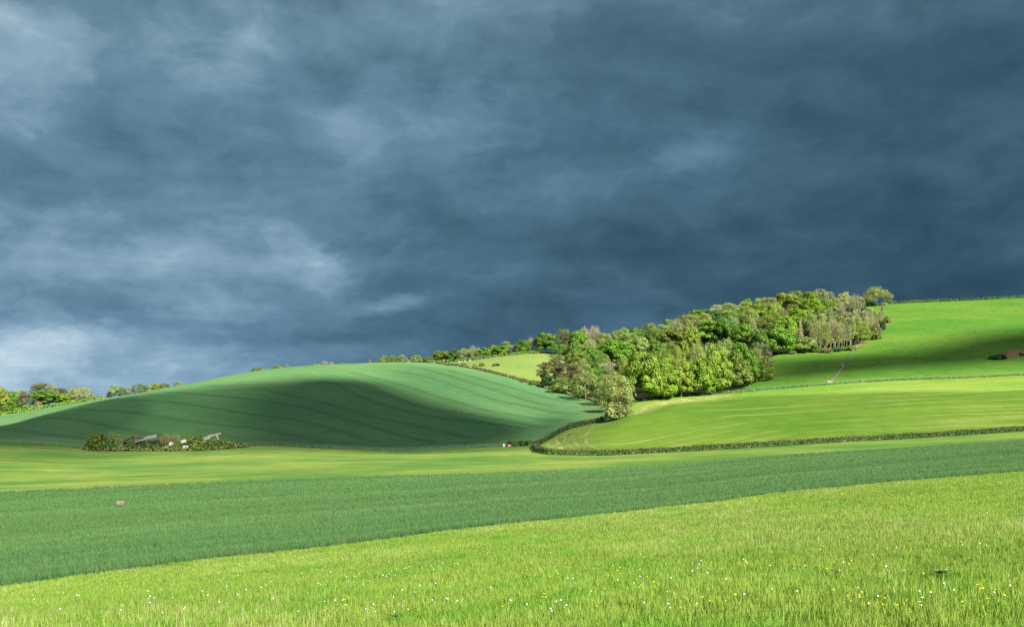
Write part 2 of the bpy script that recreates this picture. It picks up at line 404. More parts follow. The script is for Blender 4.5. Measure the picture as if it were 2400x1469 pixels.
M['floor'] = field_mat('woodland_floor', (.008, .013, .005), (.014, .016, .007), mott=.2, fine=2)
M['base'] = field_mat('far_grass', (.06, .12, .03), (.085, .14, .035), mott=.03, fine=1)
M['track'] = plain('wheel_track_soil', (.055, .130, .048), .95, .3, .8, .05)
M['tan_track'] = plain('pale_wheel_track', (.14, .17, .07), .95, .3, .8, .05)
M['red_soil'] = plain('red_soil', (.24, .125, .075), .95, .35, .7, .05)

# ------------------------------------------------------------------ field sheets
def plan_dist(px, py, line):
    """distance from points to a plan polyline"""
    L = np.array(line, float); best = np.full(px.shape, 1e9)
    for a, b in zip(L[:-1], L[1:]):
        d = b - a; q = np.clip(((px - a[0]) * d[0] + (py - a[1]) * d[1]) / max(d @ d, 1e-9), 0, 1)
        best = np.minimum(best, np.hypot(px - a[0] - q * d[0], py - a[1] - q * d[1]))
    return best
def sheet(name, us, lo, hi, rows, mat, off=0.0, uvline=None, power=1.0):
    us = np.asarray(us, float); t = (np.linspace(0, 1, rows) ** power)[:, None]
    Y = lo[None, :] * (1 - t) + hi[None, :] * t
    U = np.repeat(us[None, :], rows, 0); Xx = X(U, Y); Z = hgt(Xx, Y) + off
    V = np.stack([Xx, Y, Z], -1).reshape(-1, 3)
    n = len(us); i = np.arange(rows - 1)[:, None] * n + np.arange(n - 1)[None, :]
    Q = np.stack([i, i + 1, i + n + 1, i + n], -1).reshape(-1, 4)
    dist = plan_dist(Xx.ravel(), Y.ravel(), uvline) if uvline is not None else (Y - lo[None, :]).ravel()
    me = mesh_np(name, V, Q, mat, True, uv=np.stack([Xx.ravel(), dist], -1))
    return tag(link(name, me), kind='structure')

ea = np.array(EDGE, float); fa_ = np.array(FAREDGE, float)
edge_D = lambda u: pchip(ea[:, 0], ea[:, 2], np.asarray(u, float))
far_D = lambda u: pchip(fa_[:, 0], fa_[:, 2], np.asarray(u, float))
# hedge round the mown knoll, in (column, distance)
HEDGE_BACK = [(1256, 293), (1262, 298), (1300, 304), (1340, 309), (1420, 317)]
HEDGE_FRONT = [(1256, 285), (1264, 270), (1290, 264), (1400, 262), (1480, 263), (1600, 265), (1700, 267), (1800, 269), (1900, 271), (2000, 273), (2100, 276), (2250, 280), (2400, 285), (2800, 290), (3300, 300)]
FENCE = [(1420, 317), (1440, 327), (1480, 355), (1600, 362), (1700, 366), (1800, 370), (1900, 376), (2000, 383), (2100, 388), (2250, 394), (2400, 400), (2800, 415), (3300, 425)]
E_LEFT = [(-900, 275), (-400, 280), (0, 285), (120, 287), (240, 290), (430, 293), (600, 296), (750, 297), (950, 298), (1050, 300), (1150, 302), (1240, 303), (1254, 300)]
fpts = [(1010, 592), (1050, 570), (1150, 515), (1250, 480), (1330, 446), (1400, 417), (1428, 385)]
F_D = lambda u: pchip([p[0] for p in fpts], [p[1] for p in fpts], np.asarray(u, float))
WOOD_LO = [(1420, 400), (1430, 345), (1480, 357), (1600, 368), (1700, 379), (1770, 408), (1795, 440), (1806, 500), (1850, 512), (1900, 516), (1960, 520), (2005, 532), (2030, 560), (2060, 592), (2078, 640)]
plan = lambda pts: [(float(X(u, d)), d) for u, d in pts]

def build_fields():
    # one sheet under everything, out to the horizon
    ys = np.concatenate([np.linspace(2.0, 60, 12)[:-1], np.linspace(60, 1100, 120), np.array([1250, 1500, 2000, 3000, 4400])])
    us = np.arange(-900, 3401, 20.0); Y = np.repeat(ys[:, None], len(us), 1); U = np.repeat(us[None], len(ys), 0)
    Xx = X(U, Y); Z = hgt(Xx, Y) - .45
    V = np.stack([Xx, Y, Z], -1).reshape(-1, 3); n = len(us); i = np.arange(len(ys) - 1)[:, None] * n + np.arange(n - 1)[None, :]
    tag(link('ground', mesh_np('ground', V, np.stack([i, i + 1, i + n + 1, i + n], -1).reshape(-1, 4), M['base'], True)), kind='structure')
    u = np.arange(-900, 3301, 15.0)
    sheet('meadow', u, np.full(len(u), 2.2), edge_D(u), 70, M['meadow'], power=1.6)
    sheet('wheat_field', u, edge_D(u), far_D(u), 60, M['crop'])
    ul = np.arange(-900, 1255, 6.0)
    ur = np.concatenate([[1255, 1256, 1258, 1260, 1264], np.arange(1270, 3301, 8.0)])
    e1 = curve(E_LEFT, ul); e2 = curve(HEDGE_FRONT, ur); e2[0] = 298; e2[1] = 290
    uu = np.concatenate([ul, ur]); hi = np.concatenate([e1, e2])
    sheet('grass_strip', uu, far_D(uu), hi, 60, M['strip'])
    # cereal hill
    up_l = [(-900, 900), (-400, 690), (0, 618), (120, 622), (240, 628), (330, 600), (430, 585), (600, 600), (750, 630), (950, 650), (1000, 600), (1010, 592)]
    u = np.concatenate([np.arange(-900, 1010, 8.0), np.arange(1010, 1425, 5.0), [1428.]])
    lo = np.where(u < 1255, curve(E_LEFT, u), curve(HEDGE_BACK, u)); hi = np.where(u < 1010, curve(up_l, u), F_D(u))
    sheet('cereal_hill', u, lo, hi, 190, M['wheat'], uvline=plan([(1010, 592), (1150, 515), (1330, 446)]))
    u = np.concatenate([[1256, 1258, 1261], np.arange(1265, 3301, 6.0)])
    lo = curve(HEDGE_FRONT, u); hi = np.where(u < 1420, curve(HEDGE_BACK, u), curve(FENCE, u)); hi = np.maximum(hi, lo + .3)
    sheet('mown_field', u, lo, hi, 120, M['mown'], uvline=plan([(1405, 290), (1700, 318), (2400, 330), (3300, 345)]))
    u = np.arange(1011, 1334, 4.0)
    sheet('upper_pasture', u, F_D(u), curve([(1011, 596), (1030, 604), (1150, 612), (1250, 622), (1334, 645)], u), 60, M['upper'])
    u = np.append(np.arange(1432, 2078, 6.0), 2078.); lo = curve(FENCE, u)
    sheet('hill_pasture', u, lo, np.maximum(curve(WOOD_LO, u), lo + .5), 110, M['pasture'])
    u = np.append(2078., np.arange(2086, 3301, 10.0)); sheet('hill_pasture', u, curve(FENCE, u), np.full(len(u), 880.0), 130, M['pasture'])
    u = np.append(np.arange(1262, 2078, 6.0), 2078.)
    lo = np.where(u < 1428, np.where(u < 1332, 640, F_D(np.minimum(u, 1428)) + 2), curve(WOOD_LO, np.maximum(u, 1430)))
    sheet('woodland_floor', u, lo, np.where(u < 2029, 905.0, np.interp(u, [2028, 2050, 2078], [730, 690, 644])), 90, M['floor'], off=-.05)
    u = np.append(np.arange(2028, 2078, 4.0), 2078.); sheet('ridge_grass', u, np.interp(u, [2028, 2050, 2078], [730, 690, 644]) - 3, np.full(len(u), 880.0), 30, M['pasture'], off=.0)
build_fields()

def ribbon(name, pts, width, mat, off=.06, offset=0.0, step=1.5):
    """draped band along plan points [(x, y)]"""
    P = np.array(pts, float)
    s = np.concatenate([[0], np.cumsum(np.hypot(*np.diff(P, axis=0).T))]); n = max(4, int(s[-1] / step)); q = np.linspace(0, s[-1], n)
    C = np.stack([pchip(s, P[:, 0], q), pchip(s, P[:, 1], q)], -1)
    T = np.gradient(C, axis=0); T /= np.hypot(T[:, 0], T[:, 1])[:, None]; N = np.stack([-T[:, 1], T[:, 0]], -1)
    w = np.full(n, width) if np.isscalar(width) else np.interp(q / s[-1], np.linspace(0, 1, len(width)), width)
    w = w * (.75 + .5 * vnoise(q * .7, q * 0, 5))
    rows = []
    for k in (-.5, 0, .5):
        A = C + N * (offset + k * w[:, None]); rows.append(np.stack([A[:, 0], A[:, 1], hgt(A[:, 0], A[:, 1]) + off], -1))
    V = np.stack(rows, 1).reshape(-1, 3); i = np.arange(n - 1)[:, None] * 3 + np.arange(2)[None]
    return V, np.stack([i, i + 1, i + 4, i + 3], -1).reshape(-1, 4)
def ribbons(name, lines, mat, off=.06):
    Vs, Qs, b = [], [], 0
    for pts, w, o in lines:
        V, Q = ribbon(name, pts, w, mat, off, o); Vs.append(V); Qs.append(Q + b); b += len(V)
    return tag(link(name, mesh_np(name, np.concatenate(Vs), np.concatenate(Qs), mat, True)), kind='structure')
def img_line(pts, ymin=285, ymax=600):
    out = []
    for u, v in pts:
        d = D_at(u, v, ymin, ymax); out.append((float(X(u, d)), d))
    return out
TRAMS = [
 [(804, 890), (848, 897), (892, 917), (950, 942), (1008, 958), (1096, 971), (1212, 990), (1290, 1000)],
 [(475, 903), (550, 903), (650, 900), (755, 897), (833, 923), (892, 947), (950, 964), (1037, 980), (1154, 993), (1230, 1005)],
 [(375, 919), (500, 928), (600, 938), (687, 951), (775, 973), (862, 999), (950, 1024), (1023, 1038)],
 [(600, 910), (687, 929), (775, 950), (862, 974), (950, 993), (1037, 1014), (1110, 1027)],
 [(300, 938), (400, 943), (500, 958), (600, 972), (717, 990), (804, 1014), (877, 1037)],
 [(175, 960), (275, 963), (362, 975), (425, 985), (500, 995), (600, 1006), (673, 1020), (760, 1036)],
 [(95, 980), (150, 981), (212, 991), (275, 1003), (337, 1014), (420, 1026)],
 [(-60, 1005), (0, 1006), (55, 1009), (112, 1019), (162, 1024), (205, 1029)],
 [(820, 872), (877, 886), (950, 906), (1037, 932), (1125, 958), (1230, 977), (1330, 986)],
 [(920, 868), (1000, 884), (1080, 910), (1154, 935), (1250, 957), (1350, 972)],
 [(980, 862), (1096, 895), (1183, 922), (1300, 952)],
 [(1040, 866), (1140, 893), (1230, 918), (1330, 943)],
]
lines = []
for tr in TRAMS:
    p = img_line(tr)
    for o in (-.95, .95): lines.append((p, .27, o))
ribbons('wheel_tracks', lines, M['track'])
p = img_line([(1325, 937), (1352, 942), (1376, 951), (1388, 963), (1384, 976), (1368, 987), (1352, 995)])
ribbons('headland_track', [(p, .7, -1.0), (p, .7, 1.0)], M['tan_track'])
# near crop: one tan wheel track and faint darker rows
p = [(float(X(u, D_at(u, v, 60, 250))), D_at(u, v, 60, 250)) for u, v in [(2040, 1081), (2150, 1072), (2250, 1063), (2350, 1053), (2460, 1040)]]
ribbons('crop_track', [(p, .5, 0), (p, .4, 2.0)], M['tan_track'], .35)
# bare red soil where stock walk along the wood, at the gate and by the scrape
pl = lambda pts: img_line(pts, 380, 900)
ribbons('soil_path', [(pl([(2006, 816), (2020, 806), (2036, 798), (2046, 791)]), [.7, 2.6, 1.6, 2.6, .6], 0),
                      (pl([(2046, 791), (2058, 783), (2066, 775)]), [.8, .5, .8], 0),
                      (pl([(2072, 768), (2080, 757), (2090, 749)]), [.5, 1.5, 2.2, 1.2], 0), (pl([(2089, 744), (2096, 742), (2106, 746)]), [1.4, 2.0, .6], 0),
                      (pl([(1975, 866), (1982, 864), (1990, 864)]), [.6, 1.8, .4], 0)], M['red_soil'], .09)

# pale bands on the mown field behind the knoll's crest; straw swaths curving round its tip
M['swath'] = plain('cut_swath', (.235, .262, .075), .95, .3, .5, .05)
M['straw_swath'] = plain('straw_swath', (.200, .225, .070), .95, .35, .4, .05)
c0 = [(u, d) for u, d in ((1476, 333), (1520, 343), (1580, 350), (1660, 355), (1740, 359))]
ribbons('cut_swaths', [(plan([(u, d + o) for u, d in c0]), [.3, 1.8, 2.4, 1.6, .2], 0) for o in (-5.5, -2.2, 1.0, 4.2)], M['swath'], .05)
tips = [[(1352, 1058), (1328, 1046), (1322, 1030), (1338, 1014), (1366, 1004)], [(1380, 1058), (1352, 1046), (1344, 1030), (1356, 1014), (1382, 1003)], [(1420, 1058), (1385, 1048), (1370, 1031), (1378, 1015), (1400, 1003)], [(1330, 1060), (1310, 1047), (1304, 1034), (1314, 1021)]]
ribbons('straw_swaths', [(img_line(t_, 262, 320), [.2, 1.3, 1.0, 1.2, .2], 0) for t_ in tips], M['straw_swath'], .05)
# ------------------------------------------------------------------ plants: shared crown and trunk meshes
def leaf_mat(name, gain=1.0, transl=.3):
    """leaf clumps: the tree's own colour (object colour) times each clump's tint"""
    m, t = new_mat(name)
    oc = t.n('ShaderNodeObjectInfo').outputs['Color']
    va = t.n('ShaderNodeAttribute', attribute_name='tint').outputs['Vector']
    col = t.vmath('SCALE', t.vmath('MULTIPLY', oc, va), gain)
    t.surf(col, .6, .25, None, transl=transl, tcol=t.vmath('MULTIPLY', col, (1.25, 1.25, .7)))
    return m
M['leaf'] = leaf_mat('foliage', 1.5)
def bark_mat(name, a, b):
    m, t = new_mat(name); P = t.n('ShaderNodeTexCoord').outputs['Object']
    n = t.noise(t.scale(P, (4, 4, 1.2)), 3.0, 6, .7); t.surf(t.mix(t.step(n, .35, .7), a, b), .9, .15, n, .5, .05); return m
M['bark'] = bark_mat('bark', (.10, .085, .06), (.21, .18, .13))
M['pale_bark'] = bark_mat('pale_bark', (.20, .19, .13), (.36, .34, .25))
M['pine_bark'] = bark_mat('pine_bark', (.16, .085, .05), (.30, .17, .10))

def cards(C, N, size, rs, aspect=1.0, jitter=.55):
    """leaf-clump quads at C with normals about N"""
    n = len(C); N = N + rs.normal(0, jitter, (n, 3)); N /= np.linalg.norm(N, axis=1)[:, None] + 1e-9
    R = rs.normal(0, 1, (n, 3)); T = np.cross(N, R); T /= np.linalg.norm(T, axis=1)[:, None] + 1e-9; B = np.cross(N, T)
    s = (size * rs.uniform(.6, 1.35, n))[:, None]
    bend = N * s * rs.uniform(-.25, .25, (n, 1))
    V = np.stack([C - T * s - B * s * aspect * .6 + bend, C + T * s * .7 - B * s * aspect, C + T * s + B * s * aspect * .7 + bend, C - T * s * .6 + B * s * aspect], 1)
    return V.reshape(-1, 3), np.arange(n * 4).reshape(-1, 4)
def tints(n, rs, lo=.75, hi=1.3, warm=.12):
    b = rs.uniform(lo, hi, (n, 1)); h = rs.normal(0, warm, (n, 1))
    t = np.concatenate([b * (1 + h), b, b * (1 - h * .8)], 1)
    return np.repeat(np.clip(t, .2, 2.2), 4, 0)
def twigs(P0, P1, w, rs):
    """thin flat twigs as quads"""
    d = P1 - P0; s = np.cross(d, rs.normal(0, 1, d.shape)); s /= np.linalg.norm(s, axis=1)[:, None] + 1e-9; s *= w
    return np.stack([P0 - s, P0 + s, P1 + s * .4, P1 - s * .4], 1).reshape(-1, 3), np.arange(len(P0) * 4).reshape(-1, 4)

def crown(kind, seed):
    """unit crown: radius 1, height 2 (z 0..2)"""
    rs = np.random.RandomState(seed); Vs, Ts = [], []
    def add(V, T): Vs.append(V); Ts.append(T)
    def dirs(n, zmin=-.55):
        d = rs.normal(0, 1, (n * 4, 3)); d /= np.linalg.norm(d, axis=1)[:, None]; d = d[d[:, 2] > zmin][:n]; return d
    if kind in ('round', 'broad', 'airy', 'tall', 'layer', 'feather'):
        nl = {'feather': 80, 'round': 66, 'broad': 76, 'airy': 56, 'tall': 70, 'layer': 54}[kind]
        per = {'feather': 110, 'round': 140, 'broad': 140, 'airy': 105, 'tall': 140, 'layer': 140}[kind]
        size = {'feather': .027, 'round': .046, 'broad': .044, 'airy': .032, 'tall': .046, 'layer': .046}[kind]
        ds = dirs(nl, {'tall': -.97, 'airy': -.97, 'feather': -1}.get(kind, -.85))
        # uneven outline: a few broad bulges
        bul = dirs(7, -.3); amp = rs.uniform(-.16, .16, 7)
        k = np.clip((ds @ bul.T), 0, 1) ** 3 @ amp
        rad = rs.uniform(.66, .84, nl) * (1 + k)
        for d, r in zip(ds, rad):
            c = d * r; lr = rs.uniform(.19, .32) * (1.1 if d[2] > .2 else .9)
            m = per; q = dirs(m, -1.0); q = q[(q @ d) > -.35]
            flat = .55 if kind == 'layer' else .85
            P = c + q * lr * np.array([1.1, 1.1, flat]) * rs.uniform(.75, 1.12, (len(q), 1))
            N = q * np.array([1, 1, 1.35]); lobe = rs.uniform(.82, 1.2)
            V, _ = cards(P, N, size, rs, 1.0, .28); add(V, tints(len(q), rs, .82 * lobe, 1.18 * lobe, .07))
        if kind in ('airy', 'feather'):
            b0 = dirs(70, -.2) * .15; b1 = dirs(70, -.1); b1 = b1 * rs.uniform(.7, 1.0, (70, 1))
            V, _ = twigs(b0, b1, .014, rs); add(V, np.tile([1.5, 1.15, .9], (len(V), 1)))
        else:
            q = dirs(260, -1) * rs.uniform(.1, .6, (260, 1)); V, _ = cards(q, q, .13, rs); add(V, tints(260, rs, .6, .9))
    elif kind == 'bare':      # fine upright twigs just coming into leaf
        n = 900; d = dirs(n, -.35); r = rs.uniform(.45, .95, (n, 1)); P0 = d * r * np.array([.9, .9, 1]); up = d * .5 + np.array([0, 0, .75]) + rs.normal(0, .35, (n, 3))
        V, _ = twigs(P0, P0 + up * rs.uniform(.10, .26, (n, 1)), .012, rs); add(V, tints(n, rs, .8, 1.4, .06))
        n = 60; d = dirs(n, -.1); V, _ = twigs(d * .1 - np.array([0, 0, .5]), d * .85, .02, rs); add(V, tints(n, rs, .9, 1.5, .05))
        n = 420; d = dirs(n, -.4); P = d * rs.uniform(.5, .98, (n, 1)); V, _ = cards(P, d, .035, rs); add(V, tints(n, rs, .7, 1.3))
    elif kind == 'pine':      # flat plates of needles with gaps
        for k in range(26):
            a = rs.uniform(0, 6.28); z = rs.uniform(-.75, .8); r = rs.uniform(.15, .75) * math.sqrt(max(.1, 1 - (z * .8) ** 2)); c = np.array([math.cos(a) * r, math.sin(a) * r, z])
            m = 150; q = dirs(m, -.6); P = c + q * np.array([.34, .34, .18]) * rs.uniform(.6, 1.1, (len(q), 1)); b = rs.uniform(.75, 1.3)
            V, _ = cards(P, q * np.array([.6, .6, 1.4]), .04, rs, .6); add(V, tints(len(q), rs, .7 * b, 1.3 * b, .1))
            V, _ = twigs(np.array([[0, 0, z - .35]]), c[None], .03, rs); add(V, np.tile([1.9, 1.4, 1.1], (4, 1)))
    elif kind == 'conifer':
        n = 1500; z = rs.uniform(-1, 1, n); r = (1 - (z + 1) / 2) ** .8 * rs.uniform(.55, 1.05, n) * (.8 + .25 * np.sin(z * 26)); a = rs.uniform(0, 6.28, n)
        P = np.stack([np.cos(a) * r, np.sin(a) * r, z], -1); N = np.stack([np.cos(a), np.sin(a), np.full(n, .5)], -1)
        V, _ = cards(P, N, .085, rs, .5); add(V, tints(n, rs, .7, 1.3))
    elif kind == 'pole':      # slender upright feathery tree
        n = 620; z = rs.uniform(-.95, 1, n); r = np.sqrt(np.clip(1 - ((z - .15) / 1.15) ** 2, 0, 1)) * rs.uniform(.2, 1.0, n); a = rs.uniform(0, 6.28, n)
        P = np.stack([np.cos(a) * r, np.sin(a) * r, z], -1); up = np.stack([np.cos(a) * .5, np.sin(a) * .5, np.full(n, .35)], -1)
        V, _ = twigs(P - up * .3, P + up * rs.uniform(.1, .5, (n, 1)), .035, rs); add(V, tints(n, rs, .8, 1.5, .06))
        V, _ = cards(P[:420], rs.normal(0, 1, (420, 3)), .085, rs, .45); add(V, tints(420, rs, .7, 1.3))
    elif kind == 'shrub':
        nl = 30; ds = dirs(nl, -.1)
        for d in ds:
            c = d * rs.uniform(.5, .8) * np.array([1, 1, 1.0]); q = dirs(70, -.6); lr = rs.uniform(.2, .36); P = c + q * lr * rs.uniform(.7, 1.15, (len(q), 1)); P[:, 2] = P[:, 2] * 1.0
            b = rs.uniform(.8, 1.2); V, _ = cards(P, q * np.array([1, 1, 1.3]), .075, rs); add(V, tints(len(q), rs, .7 * b, 1.25 * b))
        n = 90; d = dirs(n, .1); V, _ = twigs(d * .5, d * rs.uniform(.9, 1.15, (n, 1)), .012, rs); add(V, np.tile([1.6, 1.3, 1.1], (len(V), 1)))
        V = np.concatenate(Vs); V[:, 2] = np.where(V[:, 2] < -.1, -.1, V[:, 2]); Vs = [V * np.array([1, 1, 1.82]) + np.array([0, 0, -.82])]
    V = np.concatenate(Vs)
    if kind in ('round', 'broad', 'tall', 'airy', 'layer', 'feather'):       # fuller skirts: boughs hang out low
        k = 1 + ({'airy': .9, 'feather': .75}.get(kind, .5)) * np.clip(-V[:, 2], 0, 1.0); V[:, 0] *= k; V[:, 1] *= k
    V[:, 2] += 1.0
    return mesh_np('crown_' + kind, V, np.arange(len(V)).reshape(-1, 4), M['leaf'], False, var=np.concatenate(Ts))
def trunk_mesh(seed, kind):
    """unit trunk: height 1, forks into limbs; radius in unit height"""
    rs = random.Random(seed); b = MB()
    if kind == 'pole':
        b.tube([(0, 0, -.03), (.02, .01, .3), (rs.uniform(-.03, .03), .02, .65), (rs.uniform(-.05, .05), 0, .97)], [.02, .016, .011, .004], 6)
        return b.mesh('trunk', None, True)
    th = .016 if kind == 'bare' else .028
    b.tube([(0, 0, -.06), (.004, 0, .02), (.01, .005, .15), (rs.uniform(-.02, .02), rs.uniform(-.02, .02), .38), (rs.uniform(-.04, .04), .02, .72)], [th * 1.7, th * 1.25, th, th * .8, th * .3], 8)
    for k in range(9 if kind != 'pine' else 6):
        a = k * 2.4 + rs.uniform(-.4, .4); z0 = rs.uniform(.22, .5) if kind != 'pine' else rs.uniform(.45, .7); z1 = z0 + rs.uniform(.15, .42); r = rs.uniform(.13, .34)
        b.tube([(.008, 0, z0), (math.cos(a) * r * .45, math.sin(a) * r * .45, z0 + (z1 - z0) * .4), (math.cos(a) * r, math.sin(a) * r, min(z1, .93))], [th * .5, th * .33, th * .1], 5)
    return b.mesh('trunk', None, True)
CROWN, TRUNK = {}, {}
for kind, nvar in (('round', 4), ('broad', 3), ('tall', 3), ('airy', 4), ('layer', 2), ('feather', 1), ('bare', 3), ('pine', 3), ('conifer', 1), ('pole', 4), ('shrub', 4)):
    CROWN[kind] = [crown(kind, 100 * len(kind) + 17 * i + ord(kind[0])) for i in range(nvar)]
for k in ('wood', 'bare', 'pine', 'pole'): TRUNK[k] = [trunk_mesh(31 + i * 7 + len(k), k) for i in range(3)]
BARKS = {'wood': 'bark', 'bare': 'pale_bark', 'pine': 'pine_bark', 'pole': 'pale_bark'}
for k in TRUNK:
    for me in TRUNK[k]: me.materials.append(M[BARKS[k]])

GC = dict(bright=(.070, .148, .012), vivid=(.094, .162, .012), lime=(.118, .180, .020), mid=(.060, .118, .016), dark=(.036, .082, .016), deep=(.024, .060, .016),
          olive=(.086, .122, .020), sage=(.136, .186, .050), pale=(.190, .210, .080), gold=(.128, .165, .022), beige=(.165, .172, .085), pink=(.185, .165, .105),
          brown=(.108, .108, .048), pine=(.072, .078, .038), grey=(.135, .152, .080), rust=(.135, .095, .050))
_n = [0]
def tree(kind, pos, H, R, Hc, color, label, cat='tree', group=None, name=None, trunk=True, squash=1.0):
    """one tree: Empty at its foot > crown, trunk"""
    _n[0] += 1; i = _n[0]; rs = random.Random(i * 13 + 5)
    nm = name or {'pine': 'pine_tree', 'conifer': 'conifer_tree', 'bare': 'bare_tree', 'pole': 'slender_tree', 'shrub': 'shrub'}.get(kind, 'broadleaf_tree')
    e = tag(empty(nm, pos, rs.uniform(0, 6.28)), label, cat, group)
    me = CROWN[kind][i % len(CROWN[kind])]
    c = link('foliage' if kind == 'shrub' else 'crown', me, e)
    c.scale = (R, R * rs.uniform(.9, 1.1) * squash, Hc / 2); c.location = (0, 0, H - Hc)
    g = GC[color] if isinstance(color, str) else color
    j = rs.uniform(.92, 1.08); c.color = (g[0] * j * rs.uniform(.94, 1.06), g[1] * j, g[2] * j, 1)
    if trunk:
        tk = {'pine': 'pine', 'bare': 'bare', 'airy': 'bare', 'feather': 'bare', 'pole': 'pole', 'conifer': 'pole'}.get(kind, 'wood')
        t = link('trunk', TRUNK[tk][i % 3], e); s = H * (.8 if tk != 'pole' else 1.0); t.scale = (s, s, H)
    return e
def solve_top(u, vtop, Ht, ymin, ymax=860):
    """distance on column u where a tree of height Ht shows its top at row vtop"""
    i = int(round((u - US[0]) / 10.0)); ang = (TAB[i] + Ht) / YS + (vtop - H0) / F
    ok = (YS >= ymin) & (YS <= ymax); idx = np.where(ok & (ang >= 0))[0]
    if len(idx): return float(YS[idx[0]]), Ht
    k = np.where(ok)[0]; j = k[np.argmax(ang[k])]
    return float(YS[j]), Ht + float(-ang[j] * YS[j])
def T(kind, u, v, w, h, color, label, Ht=13.5, ymin=400, base=None, D=None, grow=1.12, group=None, cat='tree', name=None, trunk=True, full=None):
    """tree from what the photo shows: crown centre, size, and either its foot, its distance or its likely height"""
    vt = v - h / 2
    if base is not None: D = D_at(u, base, ymin)
    if D is None: D, Ht = solve_top(u, vt, Ht, ymin)
    if kind == 'pine': grow *= 1.2; full = full or .84
    p = ground(u, D)
    if base is not None or full is not None or Ht is None or Ht == 0: Ht = -(vt - H0) / F * D - p.z
    Ht = max(Ht, .5); R = w * grow * D / F / 2
    Hc = min(Ht * (.93 if kind != 'shrub' else 1.0), max(h * 1.4 * D / F, Ht * .75)) if full is None else Ht * full
    return tree(kind, p, Ht, R, Hc, color, label, cat, group, name, trunk)

# ------------------------------------------------------------------ the wood, tree by tree (crown centre column, row, width, height in photo pixels)
FRONT = [  # beeches of the front clump, with their foot on the fence line
 ('broad', 1508, 878, 66, 112, 'lime', 940, 'pale lime beech at the end of the front clump beside the dark gap'),
 ('tall', 1556, 882, 58, 108, 'vivid', 936, 'broad yellow-green beech second from the dark gap end of the front clump'),
 ('round', 1597, 887, 50, 92, 'gold', 931, 'golden-green beech in the middle of the front clump, third along its edge'),
 ('broad', 1638, 886, 58, 94, 'vivid', 927, 'beech with low sweeping bright boughs above a pale trunk foot in the front clump'),
 ('tall', 1682, 868, 58, 114, 'lime', 921, 'tallest bright yellow-green beech standing proud in the front clump'),
 ('round', 1733, 874, 50, 84, 'olive', 913, 'darker olive beech next to the tallest bright beech of the front clump'),
 ('airy', 1790, 866, 42, 58, 'olive', 893, 'low spreading olive tree with a bare bough at the pasture end of the front clump'),
]
for k, u, v, w, h, c, b, lb in FRONT: T(k, u, v, w, h, c, lb, base=b, ymin=340, grow=1.22, full=.98)
SECOND = [  # second rank of the same clump: behind the beeches, lower on the hill than the main wood
 ('airy', 1490, 846, 38, 30, 'olive', 392, 'olive crown showing behind the pale lime beech beside the dark gap'),
 ('round', 1536, 832, 40, 26, 'olive', 400, 'small rounded olive crown on the ridge of the front clump above the second beech'),
 ('airy', 1586, 824, 26, 24, 'gold', 402, 'small golden crown poking up behind the golden-green beech'),
 ('round', 1607, 822, 24, 32, 'gold', 405, 'narrow gold-tinged crown beside the pale forked tree'),
 ('bare', 1634, 822, 44, 38, 'sage', 402, 'pale forked tree with visible branches behind the low sweeping beech'),
 ('airy', 1660, 812, 44, 24, 'sage', 412, 'sage crown on the clump ridge between pale forked tree and tallest beech'),
 ('airy', 1697, 808, 46, 24, 'sage', 415, 'sage crown on the clump ridge right behind the tallest bright beech'),
 ('layer', 1738, 826, 54, 48, 'bright', 412, 'green layered tree on the clump ridge above the darker olive beech'),
 ('tall', 1756, 868, 42, 84, 'bright', 396, 'bright green tree wedged between olive beech and low spreading tree'),
 ('airy', 1774, 832, 38, 38, 'sage', 412, 'fluffy sage tree near the pasture end of the front clump'),
 ('airy', 1778, 816, 46, 26, 'grey', 428, 'greyish crown at the top pasture corner of the front clump'),
 ('round', 1478, 905, 20, 60, 'dark', 378, 'dark shaded tree in the gap behind the pale willow'),
]
for k, u, v, w, h, c, d, lb in SECOND: T(k, u, v, w, h, c, lb, D=d, full=.95)
